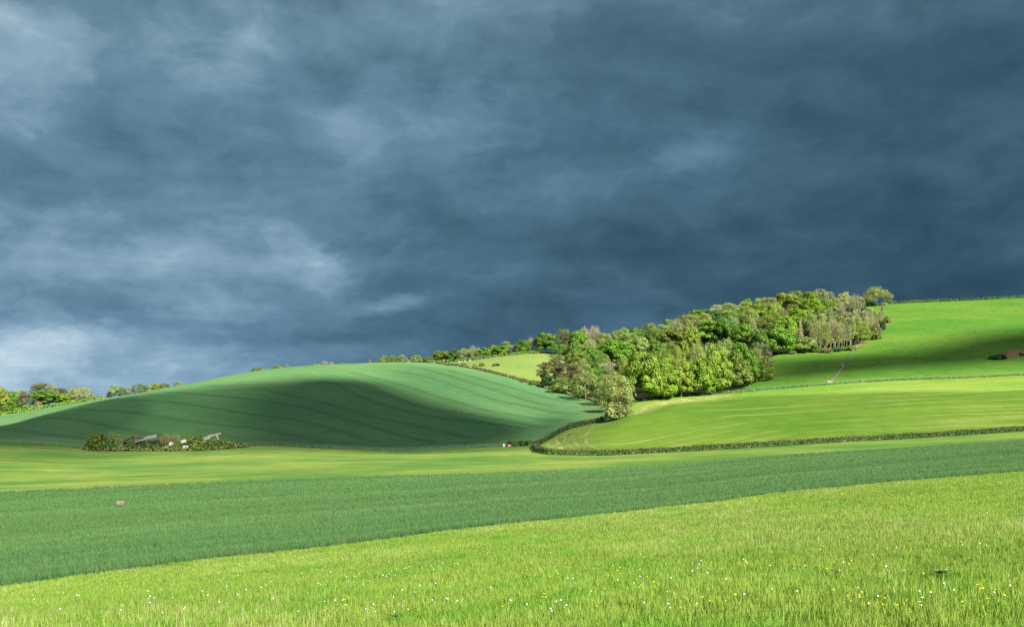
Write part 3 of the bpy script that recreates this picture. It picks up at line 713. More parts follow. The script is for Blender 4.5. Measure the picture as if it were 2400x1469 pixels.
WOOD = [
 # towards the upper pasture
 ('round', 1280, 803, 44, 48, 'mid', 'dark green oak ending the hilltop tree row beside the pale pasture', dict(D=628, full=.93)),
 ('airy', 1317, 792, 42, 46, 'olive', 'olive tree with a lime crest just behind the dark pine', dict(D=665, full=.9)),
 ('pine', 1326, 797, 34, 40, 'pine', 'leaning dark pine at the top corner of the pale pasture', dict(D=640, full=.75)),
 ('round', 1355, 800, 46, 52, 'bright', 'fresh green tree beside the leaning dark pine', dict(D=640, full=.9)),
 ('bare', 1370, 780, 30, 26, 'pink', 'pinkish leafless crown on the skyline over the fresh green tree', dict(Ht=14)),
 ('bare', 1393, 777, 28, 28, 'pink', 'taller pink-tinged leafless crown breaking the skyline', dict(Ht=14)),
 ('pine', 1406, 788, 26, 22, 'brown', 'brown flat-topped pine on the skyline beside the pink crowns', dict(Ht=13)),
 ('airy', 1315, 819, 38, 24, 'bright', 'low green tree at the edge of pale pasture under the leaning pine', dict(Ht=8)),
 ('bare', 1383, 805, 30, 24, 'beige', 'beige half-bare tree below the pink skyline crowns', {}),
 ('airy', 1418, 797, 38, 34, 'sage', 'light sage tree below the brown skyline pine', {}),
 ('airy', 1446, 788, 32, 28, 'sage', 'sage skyline tree between the brown pine and a lighter spire', {}),
 ('airy', 1462, 783, 28, 32, 'lime', 'light green spire-topped tree on the skyline above the vivid green tree', {}),
 ('broad', 1442, 828, 78, 60, 'bright', 'large vivid green domed tree in the middle of the wood above the willow', dict(Ht=14.5)),
 ('round', 1355, 847, 56, 46, 'olive', 'dark olive dome behind the brown pine clump', dict(Ht=12)),
 ('round', 1385, 824, 42, 28, 'bright', 'bright green crown between olive dome and vivid green dome', {}),
 ('round', 1397, 850, 38, 44, 'mid', 'mid green tree sloping down between olive dome and vivid dome', dict(Ht=12)),
 ('airy', 1366, 858, 36, 30, 'sage', 'pale branching crown in front of the dark olive dome', dict(Ht=10, ymin=420)),
 ('pine', 1275, 864, 30, 36, 'brown', 'outermost reddish-brown pine leaning over the pale pasture', dict(base=900, ymin=440)),
 ('pine', 1301, 853, 38, 40, 'brown', 'tallest brown pine of the clump with pink trunk showing', dict(base=905, ymin=440)),
 ('pine', 1318, 872, 34, 50, 'pine', 'dark brown pine low in the clump above the cereal field', dict(base=912, ymin=420)),
 ('pine', 1344, 868, 32, 40, 'brown', 'brown pine nearest the pale branching crown', dict(base=918, ymin=420)),
 ('round', 1283, 896, 28, 32, 'deep', 'deep green holly-like tree under the outermost brown pine', dict(base=909, ymin=430)),
 ('airy', 1318, 904, 46, 40, 'olive', 'olive bushy tree below the brown pines on the field bank', dict(base=922, ymin=410)),
 ('airy', 1372, 900, 56, 70, 'sage', 'sage green rounded tree on the bank between pines and willow', dict(base=938, ymin=395)),
 ('round', 1395, 880, 34, 40, 'bright', 'bright leafy tree squeezed behind the sage bank tree', dict(Ht=11)),
 ('airy', 1420, 908, 48, 66, 'sage', 'soft sage tree directly behind the pale willow', dict(base=948, ymin=380)),
 ('bare', 1430, 864, 40, 34, 'pink', 'pinkish twiggy tree in the hollow below the vivid dome', dict(Ht=11)),
 ('airy', 1463, 866, 26, 62, 'gold', 'thin yellow-green tree with a bare dark stem in the gap', dict(Ht=14, D=400)),
 # middle of the hill
 ('round', 1499, 812, 44, 44, 'sage', 'greyish-sage tree beside the vivid green dome', {}),
 ('round', 1533, 801, 40, 62, 'mid', 'green tree between the greyish-sage tree and the dark tiered tree', {}),
 ('layer', 1577, 799, 60, 60, 'olive', 'dark tiered tree with shelves of foliage in the middle of the wood', dict(Ht=14.5)),
 ('round', 1618, 784, 42, 40, 'lime', 'pale lime crown beside the dark tiered tree', {}),
 ('layer', 1660, 778, 54, 56, 'bright', 'bright green tiered tree above the clump of beeches', dict(Ht=14.5)),
 ('broad', 1699, 775, 46, 58, 'mid', 'green dome between bright tiered tree and the black gap', dict(Ht=14.5)),
 ('broad', 1745, 784, 52, 52, 'bright', 'wide bright dome on the pasture side of the black gap', {}),
 ('airy', 1796, 757, 52, 36, 'olive', 'olive branching crown above the lower edge oaks', {}),
 ('round', 1781, 790, 36, 44, 'mid', 'green crown just uphill of the wood corner', {}),
 ('broad', 1826, 797, 64, 62, 'bright', 'big green oak at the bottom edge of the wood over open pasture', dict(base=830, ymin=480, full=.95)),
 ('broad', 1843, 762, 44, 44, 'vivid', 'bright green crown directly above the big edge oak', dict(Ht=13)),
 ('bare', 1720, 754, 24, 24, 'beige', 'beige twiggy crown above the green dome', {}),
 ('bare', 1764, 760, 20, 24, 'beige', 'small beige crown with a white stem above the wide bright dome', {}),
 ('conifer', 1875, 772, 22, 48, 'beige', 'brownish upright conifer beside the big edge oak', dict(Ht=12)),
 ('round', 1884, 808, 44, 36, 'sage', 'round sage bush-tree at the foot of the brownish conifer', dict(base=827, ymin=490, full=.97)),
 ('airy', 1897, 752, 32, 38, 'sage', 'sage tree between bright dome top and the slender stems', {}),
 # upper slope
 ('airy', 1478, 792, 38, 28, 'sage', 'sage crown uphill of the greyish-sage tree', {}),
 ('round', 1494, 780, 38, 24, 'mid', 'green skyline crown above the greyish-sage tree', {}),
 ('airy', 1523, 773, 34, 30, 'olive', 'olive skyline crown above the mid-wood green tree', {}),
 ('airy', 1548, 773, 46, 28, 'sage', 'wide sage skyline crown uphill of the dark tiered tree', {}),
 ('airy', 1567, 757, 24, 22, 'lime', 'small lime tuft on the skyline above the tiered tree', {}),
 ('bare', 1585, 761, 36, 22, 'beige', 'beige crown on the skyline before the twin brown pines', {}),
 ('pine', 1595, 746, 22, 16, 'brown', 'lower of two brown pine heads on the sloping skyline', dict(Ht=15)),
 ('pine', 1610, 740, 20, 14, 'brown', 'higher of two brown pine heads on the sloping skyline', dict(Ht=15)),
 ('round', 1637, 732, 44, 20, 'mid', 'dark green flat crown on the skyline next to the brown pine heads', dict(Ht=15)),
 ('airy', 1622, 753, 42, 32, 'sage', 'sage crown under the dark flat skyline crown', {}),
 ('airy', 1651, 748, 32, 28, 'sage', 'second sage crown below the dark flat skyline crown', {}),
 ('round', 1671, 742, 38, 30, 'dark', 'dark green crown just under the pale skyline trees', {}),
 ('airy', 1683, 726, 48, 22, 'pale', 'pale crown starting the light part of the skyline', dict(Ht=14.5)),
 ('bare', 1642, 762, 24, 18, 'brown', 'brown shaded crown over the bright tiered tree', {}),
 ('airy', 1708, 723, 46, 24, 'sage', 'sage skyline tree next to the pale crown', dict(Ht=14.5)),
 ('round', 1716, 742, 36, 24, 'bright', 'green crown set in the pale trees under the skyline', {}),
 ('airy', 1747, 721, 44, 30, 'sage', 'broad sage tree under the middle skyline', {}),
 ('round', 1752, 709, 26, 18, 'mid', 'small green head on the skyline over the broad sage tree', dict(Ht=15)),
 ('airy', 1773, 727, 42, 28, 'lime', 'yellowish-sage tree under the middle skyline', {}),
 ('airy', 1754, 738, 40, 26, 'sage', 'sage tree above the beige crown with white stem', {}),
 ('airy', 1784, 711, 38, 26, 'sage', 'sage skyline tree before the summit dome', dict(Ht=14.5)),
 ('airy', 1808, 708, 42, 24, 'sage', 'sage skyline tree touching the summit dome', dict(Ht=14.5)),
 ('bare', 1801, 718, 36, 20, 'brown', 'brown twiggy crown in front of the summit dome', {}),
 ('round', 1817, 726, 38, 26, 'lime', 'light green crown on the near side of the summit dome', {}),
 ('round', 1839, 698, 42, 26, 'gold', 'yellow-green crown at the edge of the summit dome', dict(Ht=14.5)),
 ('round', 1863, 693, 38, 24, 'olive', 'olive-brown crown at the very top of the wood', dict(Ht=15)),
 ('broad', 1862, 708, 48, 28, 'olive', 'dark olive crown under the very top of the wood', dict(Ht=14.5)),
 ('round', 1898, 697, 40, 26, 'vivid', 'bright lime crown on the far side of the summit dome', dict(Ht=14.5)),
 ('airy', 1921, 696, 44, 28, 'grey', 'grey-green tree behind the summit dome on the skyline', dict(Ht=14, D=760)),
 ('airy', 1941, 701, 28, 22, 'grey', 'smaller grey-green tree stepping down behind the summit dome', dict(Ht=12, D=762)),
 ('broad', 1904, 720, 50, 36, 'vivid', 'bright green ball-shaped tree below the summit dome', {}),
 ('round', 1927, 714, 32, 34, 'mid', 'dark green tree between the bright ball tree and slender stems', {}),
 ('bare', 1833, 736, 36, 24, 'brown', 'brownish crown in the middle of the summit slope', {}),
 ('round', 1865, 738, 46, 32, 'vivid', 'bright crown in the middle of the summit slope', {}),
 ('airy', 1811, 742, 36, 28, 'lime', 'pale lime crown uphill of the olive branching crown', {}),
 # pale end of the wood
 ('airy', 1978, 706, 34, 44, 'pale', 'pale tree on the skyline at the thin end of the wood', dict(Ht=13)),
 ('bare', 2006, 710, 44, 38, 'beige', 'beige leafless dome on the skyline next to the lone round tree', dict(Ht=13)),
 ('airy', 1957, 712, 28, 30, 'sage', 'sage tree dipping in the skyline at the thin end of the wood', dict(Ht=11)),
 ('conifer', 1920, 762, 22, 38, 'rust', 'rusty brown conifer among the slender stems', dict(Ht=12)),
 ('conifer', 1997, 772, 13, 38, 'deep', 'slim blackish conifer among the slender stems', dict(Ht=11)),
 ('airy', 2018, 780, 40, 54, 'lime', 'light green tree with a white trunk at the wood corner above the soil path', dict(base=806, ymin=500)),
 ('bare', 2034, 750, 34, 36, 'brown', 'reddish-brown twiggy tree near the upper soil path', dict(Ht=9)),
 ('conifer', 2068, 730, 13, 34, 'rust', 'thin brown spire standing at the pasture edge', dict(Ht=8)),
 ('shrub', 2066, 763, 22, 26, 'deep', 'dark bush beside the upper bare soil', dict(Ht=0, base=775, ymin=540, cat='shrub')),
 ('shrub', 2052, 768, 24, 22, 'brown', 'brown thicket between the dark bush and the light green corner tree', dict(Ht=0, base=784, ymin=520, cat='shrub')),
 ('shrub', 2078, 748, 18, 16, 'olive', 'small olive bush highest along the soil path', dict(Ht=0, base=757, ymin=560, cat='shrub')),
 ('shrub', 2046, 783, 36, 24, 'olive', 'olive bushes along the middle of the soil path', dict(Ht=0, base=795, ymin=520, cat='shrub')),
 ('shrub', 1913, 818, 34, 20, 'mid', 'rounded green shrub at the foot of the slender stems', dict(Ht=0, base=826, ymin=490, cat='shrub')),
 ('shrub', 1938, 821, 26, 14, 'brown', 'brownish bramble at the wood foot between green shrubs', dict(Ht=0, base=827, ymin=490, cat='shrub')),
 ('shrub', 1959, 819, 26, 14, 'dark', 'dark low bush at the wood foot below slender stems', dict(Ht=0, base=825, ymin=490, cat='shrub')),
 ('shrub', 1986, 815, 36, 12, 'olive', 'long low olive bush where wood meets the pasture fence', dict(Ht=0, base=821, ymin=490, cat='shrub')),
 ('shrub', 1855, 825, 24, 9, 'brown', 'small brown bush under the big edge oak', dict(Ht=0, base=829, ymin=490, cat='shrub')),
]
for k, u, v, w, h, c, lb, kw in WOOD: T(k, u, v, w, h, c, lb, **kw)
# the pale willow in the notch and the lone tree on the ridge
e = T('feather', 1446, 928, 74, 100, (.215, .255, .078), 'feathery pale willow standing alone in the notch between the two fields', base=979, ymin=300, grow=1.1, full=1.0)
T('feather', 2053, 697, 62, 42, (.150, .192, .046), 'lone round tree on the ridge at the end of the skyline hedge', D=748, full=1.0)
T('shrub', 2043, 711, 26, 10, 'dark', 'dark ivy bush at the foot of the lone round tree', D=748, Ht=0, cat='shrub')
T('shrub', 1446, 957, 60, 42, (.190, .230, .070), 'low sage bush spreading round the foot of the pale willow', base=980, ymin=300, cat='shrub', Ht=0)
# slender stems of the thin end of the wood
rs = random.Random(3)
for r, (v0, v1, n, u0, u1) in enumerate([(722, 735, 12, 1935, 2044), (742, 756, 17, 1915, 2072), (762, 780, 18, 1905, 2050)]):
    for i in range(n):
        u = u0 + (u1 - u0) * (i + .5) / n + rs.uniform(-4, 4); v = rs.uniform(v0, v1)
        H = rs.uniform(10, 13) if u < 2040 else rs.uniform(7, 10); D, H = solve_top(u, v, H, 520); D = max(D, float(curve(WOOD_LO, [min(u, 2076)])[0]) + 2); p = ground(u, D)
        tree('pole', p, H, rs.uniform(1.5, 2.3), H * .80, rs.choice(['beige', 'sage', 'pale', 'grey', 'beige']),
             'slender pale-stemmed tree in the thin leafless end of the wood', group='slender trees at the thin end of the wood')
# stems along the bottom edge, trunks bare and pale in the sun
for i in range(12):
    u = 1908 + i * 8.6 + rs.uniform(-3, 3); D = float(curve(WOOD_LO[:-1], [u])[0]) + rs.uniform(1, 8); p = ground(u, D); H = rs.uniform(8.5, 11.5)
    tree('pole', p, H, rs.uniform(1.3, 2.1), H * .62, rs.choice(['beige', 'pale', 'brown', 'sage']),
         'bare-trunked slender tree along the bottom edge of the wood', group='bare-trunked trees along the wood edge')
# trees deep in the wood that only fill the gaps between crowns
for i in range(95):
    u = rs.uniform(1345, 1960); lo = float(curve([(1345, 560), (1430, 450), (1480, 440), (1700, 450), (1800, 540), (1960, 560)], [u])[0]); D = rs.uniform(lo, 740)
    p = ground(u, D); H = rs.uniform(8.5, 11.5)
    tree(rs.choice(['round', 'airy', 'airy']), p, H, rs.uniform(3.2, 4.6), H * .8, rs.choice(['olive', 'sage', 'mid', 'olive']),
         'tree deep inside the wood glimpsed between bigger crowns', group='trees deep inside the wood')

# ------------------------------------------------------------------ skyline trees beyond the cereal hill
SKYL = [
 ('round', 5, 922, 34, 30, 'gold', 640, 'yellow-green tree at the outer end of the far copse'), ('round', 20, 932, 34, 30, 'bright', 645, 'green tree second from the outer end of the far copse'),
 ('airy', 41, 930, 36, 34, 'sage', 655, 'sage tree beside the small brown pine of the far copse'), ('pine', 58, 928, 26, 26, 'brown', 650, 'small brown pine inside the far copse'),
 ('pine', 90, 907, 46, 24, 'brown', 690, 'tall umbrella-shaped brown pine topping the far copse'), ('bare', 121, 910, 28, 26, 'beige', 690, 'beige bare crown beside the umbrella pine of the far copse'),
 ('broad', 111, 932, 56, 38, 'mid', 648, 'big dark green dome in the middle of the far copse'), ('airy', 79, 926, 26, 26, 'olive', 655, 'olive tree between small brown pine and the big dome'),
 ('pine', 145, 919, 42, 22, 'brown', 680, 'low brown pine with gaps beyond the big green dome'), ('round', 150, 934, 36, 26, 'lime', 650, 'yellow-green tree under the low brown pine'),
 ('airy', 172, 926, 34, 34, 'sage', 665, 'sage tree next to the last tree of the far copse'), ('airy', 192, 924, 46, 36, 'pale', 655, 'pale sparse tree ending the far copse by the skyline gap'),
 ('shrub', 22, 955, 56, 22, 'mid', 630, 'dark green bush mass low at the outer end of the far copse'), ('shrub', 64, 955, 42, 14, 'bright', 628, 'bright low bush under the small brown pine'),
 ('shrub', 90, 948, 20, 20, 'brown', 635, 'brown bush between bright bush and the big dome'), ('shrub', 165, 944, 40, 14, 'lime', 632, 'yellow-green bush under the last trees of the far copse'),
 ('airy', 269, 918, 26, 30, 'sage', 640, 'taller sage tree of the pair past the skyline gap'), ('airy', 283, 918, 24, 22, 'olive', 640, 'olive partner of the sage tree past the skyline gap'),
 ('shrub', 240, 936, 18, 9, 'gold', 640, 'small golden bush in the skyline gap'), ('airy', 256, 924, 14, 20, 'sage', 642, 'thin sage sapling before the taller pair'),
 ('airy', 304, 918, 14, 20, 'pale', 640, 'pale sapling between the two skyline groups'), ('airy', 325, 911, 32, 24, 'olive', 640, 'round tree leading the second skyline group'),
 ('airy', 354, 907, 26, 16, 'sage', 640, 'middle tree of the second skyline group'), ('round', 369, 904, 22, 12, 'gold', 640, 'golden tree in the second skyline group'),
 ('airy', 386, 903, 22, 10, 'olive', 640, 'last small tree of the second skyline group'), ('airy', 419, 898, 19, 9, 'beige', 640, 'beige treetop alone on the cereal skyline'),
 ('airy', 603, 866, 28, 12, 'olive', 660, 'domed treetop alone on the long cereal skyline'), ('airy', 652, 860, 28, 12, 'gold', 665, 'wide golden treetop on the long cereal skyline'),
 ('airy', 673, 859, 11, 11, 'beige', 665, 'small beige treetop beside the wide golden one'), ('shrub', 705, 859, 24, 5, 'olive', 660, 'low olive bush just clearing the cereal skyline'),
 ('shrub', 723, 856, 12, 6, 'bright', 660, 'tiny green bush on the cereal skyline'), ('bare', 761, 851, 18, 11, 'beige', 665, 'twiggy beige bush on the crown of the cereal skyline'),
 ('shrub', 745, 854, 22, 6, 'gold', 660, 'golden bush beside the twiggy beige bush'), ('bare', 777, 852, 12, 9, 'pink', 665, 'pinkish twigs just past the twiggy beige bush'),
 ('shrub', 800, 851, 20, 5, 'olive', 660, 'low bush at the crown of the cereal hill'), ('airy', 866, 846, 9, 7, 'grey', 660, 'tiny grey treetop on the flat crest'),
 ('airy', 900, 842, 24, 16, 'gold', 665, 'first of the four round trees on the crest, gold-tinged'), ('airy', 918, 841, 28, 17, 'olive', 665, 'olive round tree touching the gold-tinged first one'),
 ('airy', 942, 840, 28, 18, 'sage', 665, 'sage round tree, third on the crest'), ('airy', 975, 840, 28, 18, 'lime', 668, 'lime round tree standing apart, fourth on the crest'),
 ('shrub', 885, 847, 18, 5, 'mid', 650, 'low green hedge bush before the four round trees'), ('shrub', 958, 847, 14, 6, 'beige', 660, 'beige scrub between third and fourth round trees'),
]
for k, u, v, w, h, c, d, lb in SKYL: T(k, u, v, w, h, c, lb, D=d, Ht=0, cat='shrub' if k == 'shrub' else 'tree', grow=1.05)
ROW = [
 ('airy', 1005, 842, 24, 14, 'olive', 'low olive tree starting the hedgerow over the pale pasture'), ('round', 1035, 835, 38, 28, 'olive', 'two-headed olive tree in the hedgerow'),
 ('round', 1063, 832, 24, 28, 'dark', 'dark green upright tree in the hedgerow'), ('airy', 1090, 831, 36, 30, 'sage', 'broad sage tree beside the dark upright one'),
 ('bare', 1108, 824, 22, 28, 'grey', 'grey leafless tree in the hedgerow'), ('bare', 1121, 827, 12, 26, 'beige', 'thin leafless tree beside the grey one'),
 ('round', 1133, 827, 30, 24, 'bright', 'green bushy tree after the leafless pair'), ('airy', 1155, 822, 24, 28, 'lime', 'yellowish tree in the middle of the hedgerow'),
 ('round', 1172, 821, 28, 26, 'bright', 'brightest green tree of the hedgerow'), ('airy', 1187, 813, 28, 28, 'sage', 'tall sage tree behind the brightest green one'),
 ('bare', 1206, 820, 18, 24, 'beige', 'beige leafless tree before the dark oak end'), ('round', 1227, 813, 36, 32, 'mid', 'green tree two before the dark oak'),
 ('bare', 1246, 806, 26, 30, 'beige', 'bare rounded tree next to the dark oak'), ('round', 1257, 823, 22, 16, 'dark', 'dark low tree tucked under the bare rounded tree'),
]
for i, (k, u, v, w, h, c, lb) in enumerate(ROW): T(k, u, v, w, h, c, lb, D=[606, 618, 612, 618, 620, 618, 616, 622, 616, 626, 624, 622, 630, 622][i], Ht=0, full=.99)
BUSH = [
 ('shrub', 1052, 853, 16, 6, 'brown', 'brown gorse bush at the narrow end of the pale pasture'), ('shrub', 1086, 854, 18, 8, 'brown', 'brown scrub bush, second along the pale pasture'),
 ('shrub', 1113, 855, 10, 5, 'beige', 'little beige scrub on the pale pasture'), ('shrub', 1129, 854, 14, 9, 'olive', 'green-topped scrub bush on the pale pasture'),
 ('shrub', 1163, 854, 18, 8, 'brown', 'rounded brown bush apart on the pale pasture'), ('shrub', 1223, 893, 10, 6, 'mid', 'small green bush on the field bank'),
 ('shrub', 1246, 897, 16, 12, 'mid', 'larger green bush on the field bank by the pine shadow'), ('shrub', 1306, 914, 18, 10, 'lime', 'light bush on the bank under the olive bushy tree'),
]
for k, u, v, w, h, c, lb in BUSH: T(k, u, v, w, h, c, lb, base=v + h / 2, ymin=440, cat='shrub', Ht=0)

# ------------------------------------------------------------------ hedges: leaf clumps along a line
def hedge(name, pts, width, height, colors, label, per_m=30, size=.22, cat='hedge', kind=None, seed=1, group=None, top=None, rough=.35):
    rs = np.random.RandomState(seed); P = np.array(pts, float)
    s = np.concatenate([[0], np.cumsum(np.hypot(*np.diff(P, axis=0).T))]); n = int(s[-1] * per_m)
    q = np.sort(rs.uniform(0, s[-1], n)); C = np.stack([np.interp(q, s, P[:, 0]), np.interp(q, s, P[:, 1])], -1)
    C2 = np.stack([np.interp(np.minimum(q + .5, s[-1]), s, P[:, 0]), np.interp(np.minimum(q + .5, s[-1]), s, P[:, 1])], -1); Tn = C2 - C; ln = np.hypot(Tn[:, 0], Tn[:, 1]); ln[ln < 1e-6] = 1; Tn /= ln[:, None]
    N2 = np.stack([-Tn[:, 1], Tn[:, 0]], -1)
    hl = height * (1 - rough / 2 + rough * fbm(q * .12, q * 0, seed) + rough * .6 * (fbm(q * .6, q * 0, seed + 9) - .5))
    wl = width * (.8 + .4 * fbm(q * .1, q * 0 + 5, seed))
    a = rs.uniform(0, math.pi, n); r = rs.uniform(.72, 1.03, n) ; r = np.where(rs.rand(n) < .2, r * .6, r)
    ox = np.cos(a) * np.abs(np.cos(a)) ** -.35 * wl / 2 * r; oz = np.sin(a) ** .6 * hl * r
    G = C + N2 * ox[:, None]
    Z = hgt(G[:, 0], G[:, 1]) + oz
    Nrm = np.stack([N2[:, 0] * np.cos(a), N2[:, 1] * np.cos(a), np.sin(a) + .15], -1)
    V, Q = cards(np.stack([G[:, 0], G[:, 1], Z], -1), Nrm, size, rs)
    cs = np.array([GC[c] if isinstance(c, str) else c for c in colors]); w = fbm(q * .15, q * 0, seed + 3, 3) + rs.uniform(-.3, .3, n)
    col = cs[np.clip(((w - .15) / .7 * len(cs)).astype(int), 0, len(cs) - 1)]
    if top is not None:
        tc = np.array(GC[top] if isinstance(top, str) else top); f = ((oz / hl > .78) & (rs.rand(n) < .8))[:, None]; col = np.where(f, tc[None], col)
    tn = np.repeat(col, 4, 0) * tints(n, rs, .75, 1.2, .05)
    o = link(name, mesh_np(name, V, Q, M['leaf'], False, var=tn)); o.color = (1, 1, 1, 1)
    return tag(o, label, cat, group, kind)
hedge('field_hedge', plan([(1418, 317.5)] + HEDGE_BACK[::-1][1:] + HEDGE_FRONT[:-1]), 2.0, 1.3, [(.020, .048, .013), (.028, .060, .014), (.040, .060, .018)],
      'long trimmed hedge with pinkish-brown top curling round the mown knoll', 110, .12, seed=4, top=(.068, .060, .032))
hedge('bank_hedge', plan([(u, float(F_D([u])[0]) + .5) for u in (1024, 1060, 1100, 1150, 1200, 1250, 1290, 1330, 1370, 1400, 1418)]), 2.2, 1.0, ['brown', 'olive', 'rust', 'brown', 'beige'],
      'low brown hedge bank between the cereal hill and the pale pasture', 26, .24, seed=5)
hedge('skyline_hedge', plan([(2086, 770), (2130, 773), (2200, 776), (2300, 778), (2400, 781), (2600, 800), (2800, 818)]), 2.2, 2.0, ['deep', 'dark', 'deep', 'mid'],
      'clipped dark hedge running along the ridge skyline', 24, .28, seed=6, rough=.15)
hedge('row_hedge', plan([(1000, 600), (1040, 606), (1100, 609), (1150, 611), (1200, 616), (1262, 620)]), 2.6, 1.7, ['bright', 'mid', 'olive', 'bright', 'brown'],
      'low green hedge under the hedgerow trees above the pale pasture', 22, .3, seed=7)
hedge('rough_verge', plan([(1470, 354)] + [(u, float(curve(FENCE, [u])[0]) + .2) for u in range(1500, 2801, 60)]), 2.0, .38, ['dark', 'mid', 'dark', 'mid'],
      None, 26, .2, None, 'stuff', 8)
hedge('nettle_bank', plan([(1190, 301), (1215, 302), (1244, 301)]), 3.0, 1.3, ['deep', 'dark', 'mid'], 'dark nettle bank by the two notice boards', 60, .2, 'nettles', None, 9)
hedge('copse_verge', plan([(-300, 645), (-60, 628), (0, 616), (60, 618), (120, 620), (180, 622), (245, 624)]), 4, 1.6, ['lime', 'bright', 'gold', 'olive'], 'yellow-green scrub verge along the foot of the far copse', 20, .35, 'scrub', None, 10)
hedge('field_margin', plan([(u, d + 1.0) for u, d in E_LEFT if -350 < u < 1250]), 1.6, .18, ['mid', 'olive', 'bright', 'mid'], None, 34, .10, None, 'stuff', 12)
# ------------------------------------------------------------------ unseen clouds added behind the camera, outlined to cast shade on chosen fields
def shade_cloud(poly, opacity, L=3000.0, seed=1):
    rs = np.random.RandomState(seed)
    P = np.array([ground(u, d) for u, d in poly]); n = len(P)
    # resample the outline smoothly
    s = np.linspace(0, n, 97)[:-1]; P4 = np.concatenate([P[-3:], P, P[:3]])
    k = np.arange(-3, n + 3); O = np.stack([pchip(k, P4[:, i], s) for i in range(3)], -1)
    c = O.mean(0); rings = [0.02, .3, .55, .75, .88, .96, 1.0]; S = np.array(SUN)
    V, Q = [], []
    th = np.linspace(0, 2 * math.pi, 97)[:-1]
    wob = 1 + .05 * (fbm(np.cos(th) * 4 + 9, np.sin(th) * 4 + 9, seed) - .5) * 2
    m = len(O); full = [(r, 1) for r in rings] + [(r, -1) for r in rings[-2::-1]]
    for r, sg in full:
        dome = math.sqrt(max(0, 1 - r * r)); hgt_ = sg * dome * 90 * (.6 + .8 * fbm(np.cos(th) * r * 3, np.sin(th) * r * 3, seed + 3))
        V.append(c + (O - c) * (r * wob)[:, None] + S * (L + hgt_)[:, None])
    for i in range(len(full) - 1):
        a = np.arange(m); b = (a + 1) % m; Q.append(np.stack([i * m + a, i * m + b, (i + 1) * m + b, (i + 1) * m + a], -1))
    mt, t = new_mat('cloud_vapour')
    d = t.n('ShaderNodeBsdfDiffuse', ins={0: (.85, .85, .88, 1)}); tr = t.n('ShaderNodeBsdfTransparent')
    ms = t.n('ShaderNodeMixShader', ins={0: opacity, 1: tr.outputs[0], 2: d.outputs[0]}); t.n('ShaderNodeOutputMaterial', ins={0: ms.outputs[0]})
    return tag(link('cloud', mesh_np('cloud', np.concatenate(V), np.concatenate(Q), mt, True)), kind='structure')
shade_cloud([(560, 286), (800, 288), (1050, 292), (1180, 294), (1262, 296), (1330, 322), (1300, 346), (1180, 372), (1060, 402), (950, 440), (860, 468), (740, 474), (640, 462), (560, 400), (530, 340)], .9, seed=2)
shade_cloud([(700, 290), (1000, 292), (1240, 296), (1290, 320), (1180, 352), (1080, 380), (950, 415), (860, 446), (760, 440), (680, 380)], .7, seed=5)
shade_cloud([(-380, 262), (0, 272), (300, 282), (640, 284), (760, 300), (800, 400), (700, 462), (560, 456), (430, 444), (240, 447), (120, 418), (0, 402), (-200, 395), (-380, 390)], .50, seed=3)
shade_cloud([(-500, 262), (-100, 270), (120, 276), (330, 288), (300, 350), (160, 395), (0, 400), (-300, 385), (-500, 360)], .28, seed=9)
shade_cloud([(-400, 232), (-100, 232), (120, 240), (260, 262), (200, 286), (0, 286), (-400, 280)], .20, L=1500, seed=11)
shade_cloud([(-420, 300), (0, 305), (250, 312), (330, 350), (330, 420), (240, 446), (180, 430), (120, 414), (60, 404), (0, 396), (-200, 384), (-420, 372)], .30, L=850, seed=13)  # low body added to sharpen the shade edge along the crest
shade_cloud([(900, 450), (1010, 430), (1130, 390), (1260, 352), (1390, 330), (1420, 372), (1330, 420), (1200, 468), (1080, 520), (980, 545), (900, 520)], .17, seed=12)  # thin body added to dim the hill's flank
shade_cloud([(1740, 402), (1900, 408), (2050, 420), (2200, 430), (2400, 448), (2700, 465), (3000, 480), (3000, 610), (2700, 600), (2400, 572), (2280, 548), (2150, 508), (2050, 482), (1900, 488), (1780, 478)], .76, L=3300, seed=4)
shade_cloud([(2080, 452), (2250, 470), (2420, 500), (2700, 520), (2900, 570), (2600, 572), (2400, 556), (2280, 535), (2150, 492)], .85, seed=6)
shade_cloud([(1290, 290), (1330, 272), (1420, 266), (1500, 266), (1650, 269), (1850, 273), (2100, 279), (2400, 288), (2900, 296), (2900, 345), (2400, 341), (2100, 346), (1900, 351), (1750, 350), (1650, 343), (1560, 333), (1480, 321), (1430, 316), (1360, 308)], .25, L=620.0, seed=7)  # low body added, cut to hedge and crest to dim the knoll front

# ------------------------------------------------------------------ grass and wheat blades
def blade_mat(name, stops, patch, patch_amt, patch_scale=.35, tl=.35, stretch=(1, 1, .2), turn=0.0):
    m, t = new_mat(name)
    P = t.n('ShaderNodeNewGeometry').outputs['Position']
    if turn: P = t.n('ShaderNodeMapping', ins={0: P, 2: (0, 0, turn)}).outputs[0]
    P = t.scale(P, stretch)
    va = t.n('ShaderNodeAttribute', attribute_name='var').outputs['Fac']
    col = t.ramp(va, stops)
    n = t.noise(P, patch_scale, 4, .6); n2 = t.noise(P, patch_scale * .18, 3, .5)
    col = t.mix(t.math('MULTIPLY', t.step(n, .42, .68), patch_amt), col, t.mix(1.0, col, patch, 'MULTIPLY'))
    col = t.vmath('SCALE', col, t.math('ADD', .70, t.math('MULTIPLY', n2, .60)))
    t.surf(col, .55, .25, None, transl=tl, tcol=t.vmath('MULTIPLY', col, (1.2, 1.15, .7)))
    return m
M['blade'] = blade_mat('grass_blade', [(0, (.122, .228, .026)), (.45, (.208, .318, .042)), (.74, (.330, .405, .080)), (.80, (.36, .39, .12)), (.90, (.46, .42, .20)), (.97, (.60, .52, .32)), (1, (.42, .26, .17))], (.62, .92, .6, 1), .8)
